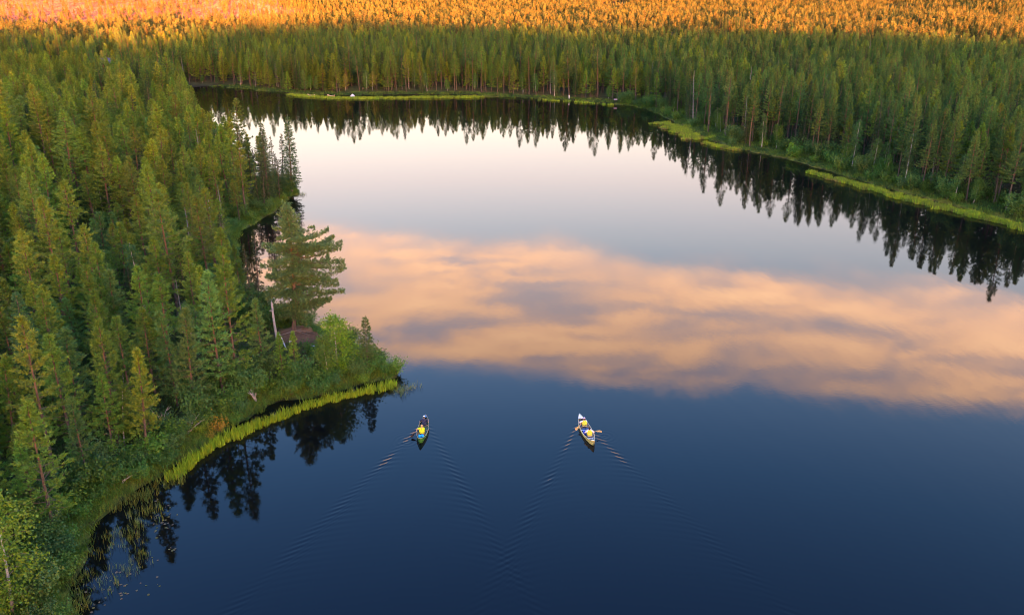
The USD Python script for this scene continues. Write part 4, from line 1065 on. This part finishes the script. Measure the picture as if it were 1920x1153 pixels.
paint = lambda n, col, r=0.35: plain_mat(n, col, r, spec=0.5, noise=3.0, amount=0.10)
M['green_hull'] = paint('green_hull', (0.040, 0.135, 0.018)); M['dark_lining'] = paint('dark_lining', (0.085, 0.125, 0.060), 0.6)
M['cream_hull'] = paint('cream_hull', (0.46, 0.43, 0.13)); M['grey_lining'] = paint('grey_lining', (0.25, 0.25, 0.23), 0.6)
M['light_rim'] = paint('light_rim', (0.50, 0.45, 0.26)); M['tan_rim'] = paint('tan_rim', (0.20, 0.19, 0.12))
M['blue_deck'] = paint('blue_deck', (0.05, 0.20, 0.42)); M['green_deck'] = paint('green_deck', (0.12, 0.26, 0.02)); M['white_deck'] = paint('white_deck', (0.74, 0.75, 0.78))
M['seat_wood'] = plain_mat('seat_wood', (0.20, 0.12, 0.06), 0.6, noise=8.0)
C1, C2 = CANOES
canoe_thing(C1, 'dark green canoe with blue bow on the water, the left one', M['green_hull'], M['dark_lining'], M['tan_rim'], M['blue_deck'], M['green_deck'], 0.92)
for y in (0.80, -0.75): C1['cross'](y, 0.93, 0.20, 0.22, 'seat', M['seat_wood'])
C1['cross'](-0.12, 0.95, 0.255, 0.06, 'thwart', M['seat_wood'])
canoe_thing(C2, 'cream yellow canoe with white bow deck on the water, the right one', M['cream_hull'], M['grey_lining'], M['light_rim'], M['white_deck'], M['white_deck'], 0.95)
for y in (0.62, -1.15): C2['cross'](y, 0.93, 0.20, 0.22, 'seat', M['seat_wood'])
C2['cross'](-0.05, 0.96, 0.262, 0.06, 'thwart', M['white_deck'])
C2['cross'](-1.55, 0.96, 0.30, 0.05, 'thwart', M['white_deck'])

# ------------------------------------------------------------------ people
def ball(p, r): return m3.Manifold.sphere(r, 12).translate([float(x) for x in p])
def bone(a, ra, b, rb): return m3.Manifold.batch_hull([ball(a, ra), ball(b, rb)])
def chain(pts, rad): return [bone(pts[i], rad[i], pts[i + 1], rad[i + 1]) for i in range(len(pts) - 1)]
def union(parts): return m3.Manifold.batch_boolean(parts, m3.OpType.Add)
def smoothed(man, length=0.03, times=6):
    k = man.refine_to_length(length).to_mesh()
    tm = trimesh.Trimesh(np.array(k.vert_properties[:, :3]), np.array(k.tri_verts), process=True)
    trimesh.smoothing.filter_taubin(tm, 0.5, 0.53, times)
    return np.array(tm.vertices), np.array(tm.faces)
def hand(wrist, hold, axis, sign):
    """Palm, four unequal fingers curled round a shaft through 'hold' along 'axis', and a thumb from the palm's side."""
    wrist, hold = np.asarray(wrist, float), np.asarray(hold, float); ax = unit(np.asarray(axis, float))
    n = hold - wrist; n -= ax * np.dot(n, ax); n = unit(n); t = np.cross(ax, n)
    pc = hold - n * 0.040
    out = [m3.Manifold.batch_hull([ball(wrist, 0.026), ball(pc + ax * 0.034, 0.019), ball(pc - ax * 0.034, 0.019), ball(pc + t * 0.02, 0.02)])]
    for i, ln in enumerate((0.92, 1.0, 0.95, 0.78)):
        o = ax * (-0.036 + 0.024 * i)
        ang = np.array([-2.6, -1.5, -0.3, 0.9]) * 1.0
        pts = [hold + o - n * 0.036 + t * 0.012] + [hold + o + 0.030 * ln * (n * np.cos(a) * 1 + t * -np.sin(a) * -1) for a in ang[1:]]
        out += chain(pts, [0.0105, 0.0095, 0.009, 0.0075])
    tb = pc - ax * 0.040 * sign
    out += chain([tb, tb - ax * 0.014 * sign + n * 0.025 - t * 0.022, hold - ax * 0.030 * sign + n * 0.012 - t * 0.030], [0.013, 0.011, 0.009])
    return out
SKIN = plain_mat('skin', (0.52, 0.31, 0.21), 0.55, spec=0.35, noise=20.0, amount=0.06)
def person(c, y, label, holds, axes, vest, shirt, legs, hair, cap=None, lean=0.10, turn=0.0, vest_kind='life_vest', long_hair=False):
    """A paddler sitting on a canoe seat, facing the bow. holds: (left, right) grip points in the canoe's frame."""
    R = trimesh.transformations.rotation_matrix(math.radians(c['rz']), [0, 0, 1])[:3, :3]
    base = np.array([c['mid'][0], c['mid'][1], 0]) + R @ np.array([0, y, 0])
    t = thing('person', label, 'person', base, (0, 0, c['rz']))
    P = lambda *q: np.array(q, float)
    hip, chest, neck, head = P(0, 0, 0.30), P(0, 0.04 + lean * 0.5, 0.56), P(0, 0.04 + lean * 0.85, 0.76), P(0, 0.08 + lean, 0.905)
    sh = {s: P(s * 0.185, 0.03 + lean * 0.75, 0.70) for s in (-1, 1)}
    bd, sleeves = [], []
    for s, hold, axis in zip((-1, 1), holds, axes):
        hold = np.asarray(hold, float) - [0, y, 0]
        d = hold - sh[s]; far = np.linalg.norm(d)
        wrist = hold - unit(d) * 0.085
        w = wrist - sh[s]; L1, L2 = 0.29, 0.26; dist = min(np.linalg.norm(w), L1 + L2 - 0.005)
        wrist = sh[s] + unit(w) * dist
        a = (L1 ** 2 - L2 ** 2 + dist ** 2) / (2 * dist); hgt = math.sqrt(max(1e-5, L1 ** 2 - a ** 2))
        bend = P(s * 0.8, -0.35, -0.6); u_ = unit(w); bend = unit(bend - u_ * np.dot(bend, u_))
        el = sh[s] + u_ * a + bend * hgt
        bd += chain([sh[s], el], [0.056, 0.043]) + chain([el, wrist], [0.042, 0.028]) + hand(wrist, wrist + unit(hold - wrist) * 0.085, axis, s)
        sleeves += chain([sh[s], sh[s] + (el - sh[s]) * 0.72], [0.068, 0.058])
    lg = []
    for s in (-1, 1):
        hp, kn, an, toe = P(s * 0.10, 0.02, 0.28), P(s * 0.17, 0.42, 0.36), P(s * 0.13, 0.74, 0.115), P(s * 0.14, 0.92, 0.13)
        bd += chain([hp, kn], [0.085, 0.058]) + chain([kn, an], [0.056, 0.038]) + chain([an, toe], [0.040, 0.032])
        lg += chain([hp, kn], [0.098, 0.070]) + chain([kn, kn + (an - kn) * 0.85], [0.068, 0.054])
    torso = [m3.Manifold.batch_hull([ball(hip + [-0.09, 0, 0], 0.10), ball(hip + [0.09, 0, 0], 0.10), ball(chest + [-0.08, 0, 0], 0.105), ball(chest + [0.08, 0, 0], 0.105)]),
             m3.Manifold.batch_hull([ball(chest + [-0.08, 0, 0], 0.105), ball(chest + [0.08, 0, 0], 0.105), ball(sh[-1] + [0.03, 0, 0], 0.066), ball(sh[1] - [0.03, 0, 0], 0.066)]),
             bone(neck - [0, 0, 0.06], 0.07, head - [0, 0, 0.06], 0.052)]
    skull = [ball(head, 0.088), ball(head + [0, 0.022, -0.045], 0.072), ball(head + [0, 0.045, -0.075], 0.038), ball(head + [0, 0.098, -0.012], 0.016), ball(head + [0, -0.02, 0.02], 0.090)]
    face = [m3.Manifold.batch_hull(skull[:3] + [skull[4]]), bone(head + [0, 0.080, 0.012], 0.010, head + [0, 0.100, -0.022], 0.015), bone(head + [-0.022, 0.078, -0.058], 0.008, head + [0.022, 0.078, -0.058], 0.008)] + \
           [ball(head + [s * 0.088, -0.005, -0.01], 0.022) for s in (-1, 1)] + [bone(head + [s * 0.018, 0.080, 0.022], 0.010, head + [s * 0.046, 0.070, 0.024], 0.009) for s in (-1, 1)]
    part(t, 'body', smoothed(union(bd + torso + face), 0.016, 4), SKIN, True)
    for s in (-1, 1): part(t, 'eye', smoothed(ball(head + [s * 0.032, 0.076, 0.006], 0.012), 0.01, 1), M['dark_wood'], True)
    part(t, 'shirt', smoothed(union(sleeves + [m3.Manifold.batch_hull([ball(hip + [-0.10, 0, 0.02], 0.108), ball(hip + [0.10, 0, 0.02], 0.108), ball(chest + [-0.085, 0, 0], 0.113), ball(chest + [0.085, 0, 0], 0.113)]),
         m3.Manifold.batch_hull([ball(chest + [-0.085, 0, 0], 0.113), ball(chest + [0.085, 0, 0], 0.113), ball(sh[-1] + [0.02, 0, 0], 0.072), ball(sh[1] - [0.02, 0, 0], 0.072)])]), 0.022), shirt, True)
    part(t, 'trousers', smoothed(union(lg + [bone(P(-0.10, 0, 0.285), 0.112, P(0.10, 0, 0.285), 0.112)]), 0.022), legs, True)
    if vest is not None:
        body = m3.Manifold.batch_hull([ball(hip + [-0.10, 0.0, 0.10], 0.128), ball(hip + [0.10, 0.0, 0.10], 0.128), ball(chest + [-0.10, 0.0, 0.03], 0.140), ball(chest + [0.10, 0.0, 0.03], 0.140), ball(sh[-1] + [0.075, 0, 0.005], 0.085), ball(sh[1] + [-0.075, 0, 0.005], 0.085)])
        hole = union([bone(neck - [0, 0, 0.05], 0.075, neck + [0, 0.02, 0.2], 0.10)] + [bone(sh[s] + [s * 0.06, 0, -0.02], 0.088, sh[s] + [s * 0.25, 0.0, -0.05], 0.12) for s in (-1, 1)])
        v_ = part(t, vest_kind, smoothed(body - hole, 0.022, 5), vest, True)
        part(v_, 'belt', smoothed(m3.Manifold.batch_hull([ball(hip + [-0.10, 0, 0.15], 0.136), ball(hip + [0.10, 0, 0.15], 0.136)]).trim_by_plane([0, 0, 1], 0.435).trim_by_plane([0, 0, -1], -0.47), 0.03, 1), M['dark_wood'], 40)
        part(v_, 'back_strap', moved(bevel_box(0.035, 0.02, 0.20), (0, chest[1] - 0.150, 0.56), rx=-0.12), M['dark_wood'])
    hv = m3.Manifold.batch_hull([ball(head + [0, -0.018, 0.022], 0.099), ball(head + [0, -0.045, -0.03], 0.075)]) - bone(head + [0, 0.075, -0.04], 0.088, head + [0, 0.16, -0.06], 0.12)
    if long_hair: hv = hv + m3.Manifold.batch_hull([ball(head + [0, -0.06, -0.02], 0.075), ball(neck + [0, -0.10, -0.06], 0.055)])
    part(t, 'hair', smoothed(hv, 0.02, 3), hair, True)
    if cap is not None:
        cp = ball(head + [0, -0.008, 0.035], 0.104).trim_by_plane([0, 0, 1], float(head[2] + 0.035))
        k = part(t, 'cap', smoothed(cp, 0.025, 1), cap, 60)
        part(k, 'peak', smoothed(m3.Manifold.batch_hull([ball(head + [x, yy, 0.045], 0.008) for x, yy in ((-0.07, 0.07), (0.07, 0.07), (-0.045, 0.16), (0.045, 0.16))]), 0.03, 1), cap, True)
    return t

def paddle(c, grip, blade, label, wood, shaft_mat=None, face=None):
    """A single-bladed paddle from the grip to the blade's tip; points in the canoe's frame."""
    R = trimesh.transformations.rotation_matrix(math.radians(c['rz']), [0, 0, 1])[:3, :3]
    g, b = np.asarray(grip, float), np.asarray(blade, float)
    a = unit(b - g); Ln = np.linalg.norm(b - g)
    n = np.asarray(face if face is not None else [0, 0, 1.0], float); n = unit(n - a * np.dot(n, a)); s = np.cross(n, a)
    t = thing('paddle', label, 'paddle', np.array([c['mid'][0], c['mid'][1], 0]) + R @ g, (0, 0, c['rz']))
    F = lambda x, y, z: s * x + n * y + a * z
    part(t, 'shaft', tube([F(0, 0, 0.02), F(0, 0, Ln * 0.5), F(0, 0, Ln - 0.30)], [0.016, 0.0165, 0.015], 8), shaft_mat or wood, True)
    part(t, 'grip', tube([F(-0.055, 0, 0), F(-0.02, 0, 0.006), F(0.02, 0, 0.006), F(0.055, 0, 0)], [0.014, 0.019, 0.019, 0.014], 8), shaft_mat or wood, True)
    z = np.linspace(Ln - 0.55, Ln, 10); w = 0.105 * np.sin(np.clip((z - z[0]) / 0.55, 0.08, 0.94) * np.pi * 0.62 + 0.12) ** 0.8
    w[-1] *= 0.72; th = np.linspace(0.014, 0.005, 10)
    ring = []
    for zz, ww, tt in zip(z, w, th): ring += [F(-ww, 0, zz), F(0, tt, zz), F(ww, 0, zz), F(0, -tt, zz)]
    f = []
    for i in range(9):
        for k in range(4): f += [[i * 4 + k, i * 4 + (k + 1) % 4, i * 4 + 4 + (k + 1) % 4], [i * 4 + k, i * 4 + 4 + (k + 1) % 4, i * 4 + 4 + k]]
    f += [[0, 2, 1], [0, 3, 2], [36, 37, 38], [36, 38, 39]]
    part(t, 'blade', (np.array(ring), np.array(f)), wood, 35)
    return t
cloth = lambda n, col: plain_mat(n, col, 0.8, spec=0.2, noise=25.0, amount=0.10)
LIME, YELLOW = cloth('lime_vest', (0.66, 0.76, 0.015)), cloth('yellow_vest', (0.76, 0.62, 0.045))
WHITE, RUST, NAVY, GREY = cloth('white_shirt', (0.72, 0.70, 0.67)), cloth('rust_trousers', (0.22, 0.055, 0.03)), cloth('navy_trousers', (0.025, 0.03, 0.06)), cloth('grey_trousers', (0.16, 0.16, 0.17))
PINK = cloth('pink_cap', (0.66, 0.52, 0.60))
BLOND, BROWN, DARK = cloth('blond_hair', (0.50, 0.33, 0.12)), cloth('brown_hair', (0.10, 0.05, 0.03)), cloth('dark_hair', (0.03, 0.02, 0.018))
ORANGE_WOOD, BLACK = plain_mat('paddle_wood', (0.66, 0.34, 0.07), 0.4, spec=0.5, noise=6.0, amount=0.12), plain_mat('black_plastic', (0.015, 0.015, 0.018), 0.45)
up = [0, 0, 1]
# left canoe: paddle of the rear paddler on the left side, blade just above the water
g, b = np.array([-0.10, -0.42, 0.80]), np.array([-0.88, -1.12, 0.10]); a = unit(b - g)
lo = g + a * 0.62
person(C1, -0.75, 'person in lime yellow vest paddling in the stern of the dark green canoe', (lo, g), (a, np.cross(a, up)), LIME, LIME, RUST, BLOND, long_hair=True)
paddle(C1, g, b, 'black paddle dipped left of the dark green canoe', BLACK, face=[0.6, -0.6, 0.3])
person(C1, 0.80, 'person in white cap and dark clothes sitting in the bow of the dark green canoe', ((-0.22, 1.16, 0.46), (0.24, 1.16, 0.46)), ((0, 1, 0), (0, 1, 0)), None, NAVY, NAVY, DARK, cap=WHITE, lean=0.16)
# right canoe: front paddle raised on the left, rear paddle stretched out on the right
g, b = np.array([0.02, 0.92, 0.66]), np.array([-0.95, 0.02, 0.30]); a = unit(b - g)
lo = g + a * 0.60
person(C2, 0.62, 'person in yellow vest and pale cap in the bow of the cream canoe', (lo, g), (a, np.cross(a, up)), YELLOW, WHITE, NAVY, BROWN, PINK)
paddle(C2, g, b, 'orange wooden paddle held over the left side of the cream canoe', ORANGE_WOOD, face=[0.1, -0.5, 0.8])
g, b = np.array([-0.22, -0.72, 0.62]), np.array([1.14, -0.86, 0.44]); a = unit(b - g)
lo = g + a * 0.60
person(C2, -1.15, 'dark-haired person in yellow vest in the stern of the cream canoe', (g, lo), (np.cross(a, up), a), YELLOW, WHITE, GREY, DARK)
paddle(C2, g, b, 'orange wooden paddle stretched out over the right side of the cream canoe', ORANGE_WOOD, face=[0, -0.35, 0.9])
# bags in the canoes
def bag(c, at, size, mat, label, rz=0.0):
    R = trimesh.transformations.rotation_matrix(math.radians(c['rz']), [0, 0, 1])[:3, :3]
    t = thing('dry_bag', label, 'bag', np.array([c['mid'][0], c['mid'][1], 0]) + R @ np.array(at), (0, 0, c['rz'] + rz))
    x, y, z = size
    v, f = smoothed(m3.Manifold.batch_hull([ball([sx * (x / 2 - 0.07), sy * (y / 2 - 0.07), 0.07 + k * (z - 0.14)], 0.07) for sx in (-1, 1) for sy in (-1, 1) for k in (0, 1)]), 0.05, 4)
    v = v + 0.012 * np.sin(v[:, ::-1] * 23)
    part(t, 'sack', (v, f), mat, True)
    part(t, 'strap', moved(bevel_box(0.03, y + 0.01, z + 0.012), (0, 0, z / 2)), M['dark_wood'])
    part(t, 'rolled_top', tube([[-x * 0.35, 0, z + 0.01], [x * 0.35, 0, z + 0.01]], 0.028, 8), mat, True)
bag(C1, (0.02, -1.32, 0.06), (0.46, 0.42, 0.34), cloth('turquoise_bag', (0.02, 0.36, 0.58)), 'turquoise bag in the stern of the dark green canoe', 12)
bag(C2, (-0.16, -0.42, 0.06), (0.40, 0.44, 0.30), cloth('blue_bag', (0.02, 0.06, 0.42)), 'deep blue bag behind the middle thwart of the cream canoe', -8)
bag(C2, (0.02, 0.18, 0.06), (0.62, 0.34, 0.22), cloth('navy_bag', (0.03, 0.07, 0.16)), 'navy blue bag before the middle thwart of the cream canoe', 4)

# ------------------------------------------------------------------ boats and small buildings round the lake
def rowboat(u, v, rz, Ln, beam, hull_col, inner_col, label, z=0.02):
    q = ground_at(u, v, 0.1)
    t = thing('rowing_boat', label, 'boat', (q[0], q[1], max(z, tree_z(*q) + 0.12)), (0, 0, rz))
    v_, f_ = canoe_mesh(Ln, beam); v_[:, 2] *= 1.6
    part(t, 'hull', (v_, f_), hull_col, True)
    v2, f2 = canoe_mesh(Ln, beam, True); v2[:, 2] *= 1.6
    part(t, 'lining', (v2, f2), inner_col, True)
    for y in (-0.25, 0.2): part(t, 'seat', moved(bevel_box(beam * 0.85, 0.22, 0.03), (0, y * Ln, 0.30)), M['seat_wood'])
    s = np.sin(np.linspace(-np.pi / 2, np.pi / 2, 25))
    for sx in (-1, 1):
        g = np.column_stack([sx * np.maximum(0.010, beam / 2 * (1 - np.abs(s) ** 2.3) ** 0.85), s * Ln / 2, (0.275 + 0.27 * np.abs(s) ** 3.2) * 1.6])
        part(t, 'gunwale', tube(g, 0.03, 5), inner_col, True)
RED_BOAT = paint('faded_red_hull', (0.36, 0.15, 0.10)); SAND = paint('sand_hull', (0.55, 0.42, 0.28))
rowboat(661, 182, 8, 3.2, 1.45, M['white_deck'], M['white_deck'], 'white rowing boat seen end-on at the far reed strip')
rowboat(621, 182, 62, 3.4, 1.2, RED_BOAT, SAND, 'faded red rowing boat on the far shore left of the white boat')
rowboat(584, 181, 70, 3.0, 1.1, M['light_rim'], SAND, 'sand-coloured rowing boat at the left far reed bed')

def roof_mesh(w, d, z0, z1, over=0.35, th=0.10):
    x, y = w / 2 + over, d / 2 + over
    out = []
    for s in (-1, 1):
        drop = (z1 - z0) / (d / 2) * over
        v = np.array([[-x, 0, z1], [x, 0, z1], [x, s * y, z0 - drop], [-x, s * y, z0 - drop]])
        v = np.vstack([v + [0, 0, th], v])
        f = [[0, 1, 2], [0, 2, 3], [4, 6, 5], [4, 7, 6], [0, 4, 5], [0, 5, 1], [1, 5, 6], [1, 6, 2], [2, 6, 7], [2, 7, 3], [3, 7, 4], [3, 4, 0]]
        if s > 0: f = [r[::-1] for r in f]
        out.append((v, np.array(f)))
    return out
GLASS = plain_mat('window_glass', (0.02, 0.025, 0.03), 0.08, spec=0.6)
def hut(name, q, rz, w, d, h, rise, wall, roof, trim, label, cat):
    zg = tree_z(*q)
    t = thing(name, label, cat, (q[0], q[1], zg - 0.15), (0, 0, rz))
    wv = trimesh.creation.extrude_polygon(Polygon([(-d / 2, 0), (d / 2, 0), (d / 2, h), (0, h + rise), (-d / 2, h)]), w)
    wv.apply_transform(np.array([[0, 0, 1, -w / 2], [1, 0, 0, 0], [0, 1, 0, 0], [0, 0, 0, 1.0]]))
    part(t, 'wall', wv, wall)
    for m_ in roof_mesh(w, d, h + 0.02, h + rise + 0.02): rf = part(t, 'roof', m_, roof)
    ch = part(rf, 'chimney', moved(bevel_box(0.5, 0.5, 1.1), (w * 0.2, 0.3, h + rise + 0.3)), M['dark_wood'])
    for x in (-0.3, 0.3):
        wn = part(t, 'window', moved(bevel_box(0.95, 0.06, 0.95), (x * w, -d / 2 - 0.03, h * 0.58)), trim)
        part(wn, 'pane', moved(bevel_box(0.75, 0.02, 0.75), (x * w, -d / 2 - 0.065, h * 0.58)), GLASS)
    dr = part(t, 'door', moved(bevel_box(0.9, 0.06, 1.95), (0.0, -d / 2 - 0.03, 1.12)), trim)
    part(dr, 'handle', moved(bevel_box(0.12, 0.04, 0.04), (0.32, -d / 2 - 0.08, 1.1)), M['dark_wood'])
    return t
BROWN_WALL = plain_mat('brown_boards', (0.075, 0.050, 0.040), 0.85, noise=4.0); GREY_ROOF = plain_mat('grey_roof', (0.17, 0.14, 0.16), 0.7, noise=3.0)
WHITE_WALL = plain_mat('white_boards', (0.78, 0.76, 0.72), 0.7, noise=4.0, amount=0.08); RUST_ROOF = plain_mat('rust_roof', (0.26, 0.12, 0.07), 0.7, noise=3.0)
hut('cabin', CABIN, -6, 6.5, 5.0, 2.5, 1.7, BROWN_WALL, GREY_ROOF, M['weathered_board'], 'dark brown log cabin with grey roof among trees beyond the left wood', 'cabin')
hut('white_house', HOUSE, 6, 5.0, 4.5, 2.8, 1.6, WHITE_WALL, RUST_ROOF, M['white_deck'], 'tiny white house among sunlit trees far beyond the lake', 'house')
q = ground_at(1154, 194, 0.2)
t = thing('lakeside_box', 'pale mauve box on dark legs at the far shore edge', 'box', (q[0], q[1], max(0.0, tree_z(*q))))
for sx in (-1, 1):
    for sy in (-1, 1): part(t, 'leg', moved(bevel_box(0.10, 0.10, 1.0), (sx * 0.36, sy * 0.25, 0.35)), M['dark_wood'])
part(t, 'box_body', moved(bevel_box(1.05, 0.75, 0.42), (0, 0, 1.06)), plain_mat('mauve_paint', (0.36, 0.30, 0.36), 0.6))
part(t, 'box_lid', moved(bevel_box(1.15, 0.85, 0.05), (0, 0, 1.30)), M['dark_wood'])
q = ground_at(1067, 187, 0.2)
t = thing('marker_post', 'thin white marker post on the far shore', 'post', (q[0], q[1], max(0, tree_z(*q))))
part(t, 'post', tube([[0, 0, -0.3], [0, 0, 1.25]], 0.14, 8), M['white_deck'], 40); part(t, 'post_cap', tube([[0, 0, 1.252], [0, 0, 1.32], [0, 0, 1.40]], [0.17, 0.17, 0.04], 8), RED_BOAT, 40)

# floating leaves in the shallow water of the lower left
rg = np.random.default_rng(91)
def pad(seed):
    r = np.random.default_rng(seed); n = 9
    a = np.linspace(0.25, 6.05, n); v = np.vstack([[0, 0, 0.004], np.column_stack([0.10 * np.cos(a), 0.075 * np.sin(a), 0.004 + 0.006 * r.random(n)])])
    return v, np.array([[0, i, i + 1] for i in range(1, n)])
for i, nm in enumerate(('round_pad', 'bent_pad')):
    k = kind_of(nm); mesh = pad(i); part(k, 'leaf', mesh, M['leaves'], False, np.tile([[0.10, 0.11, 0.03], [0.13, 0.11, 0.06]][i], (10, 1)))
c_ = [(305, 950, 38, 30), (262, 1085, 40, 34), (318, 1030, 12, 4), (210, 1110, 30, 40), (160, 1120, 22, 30), (300, 985, 16, 26), (1000, 5000, 1, 1)][:6]
pts = np.vstack([ground_at(u + a, v + b) for u, v, su, sv in c_ for a, b in rg.normal(size=(16 if su > 15 else 6, 2)) * [su * 0.55, sv * 0.6]])
pts = pts[inland(pts[:, 0], pts[:, 1]) < -0.4]
scatter('floating_leaves', 'scattered floating leaves and water weed in the dark water of the lower left', 'water plants', ['round_pad', 'bent_pad'], rg.integers(0, 2, len(pts)), np.column_stack([pts, np.full(len(pts), 0.006)]), rg.uniform(0, 6.28, len(pts)), rg.uniform(0.5, 1.2, len(pts)))
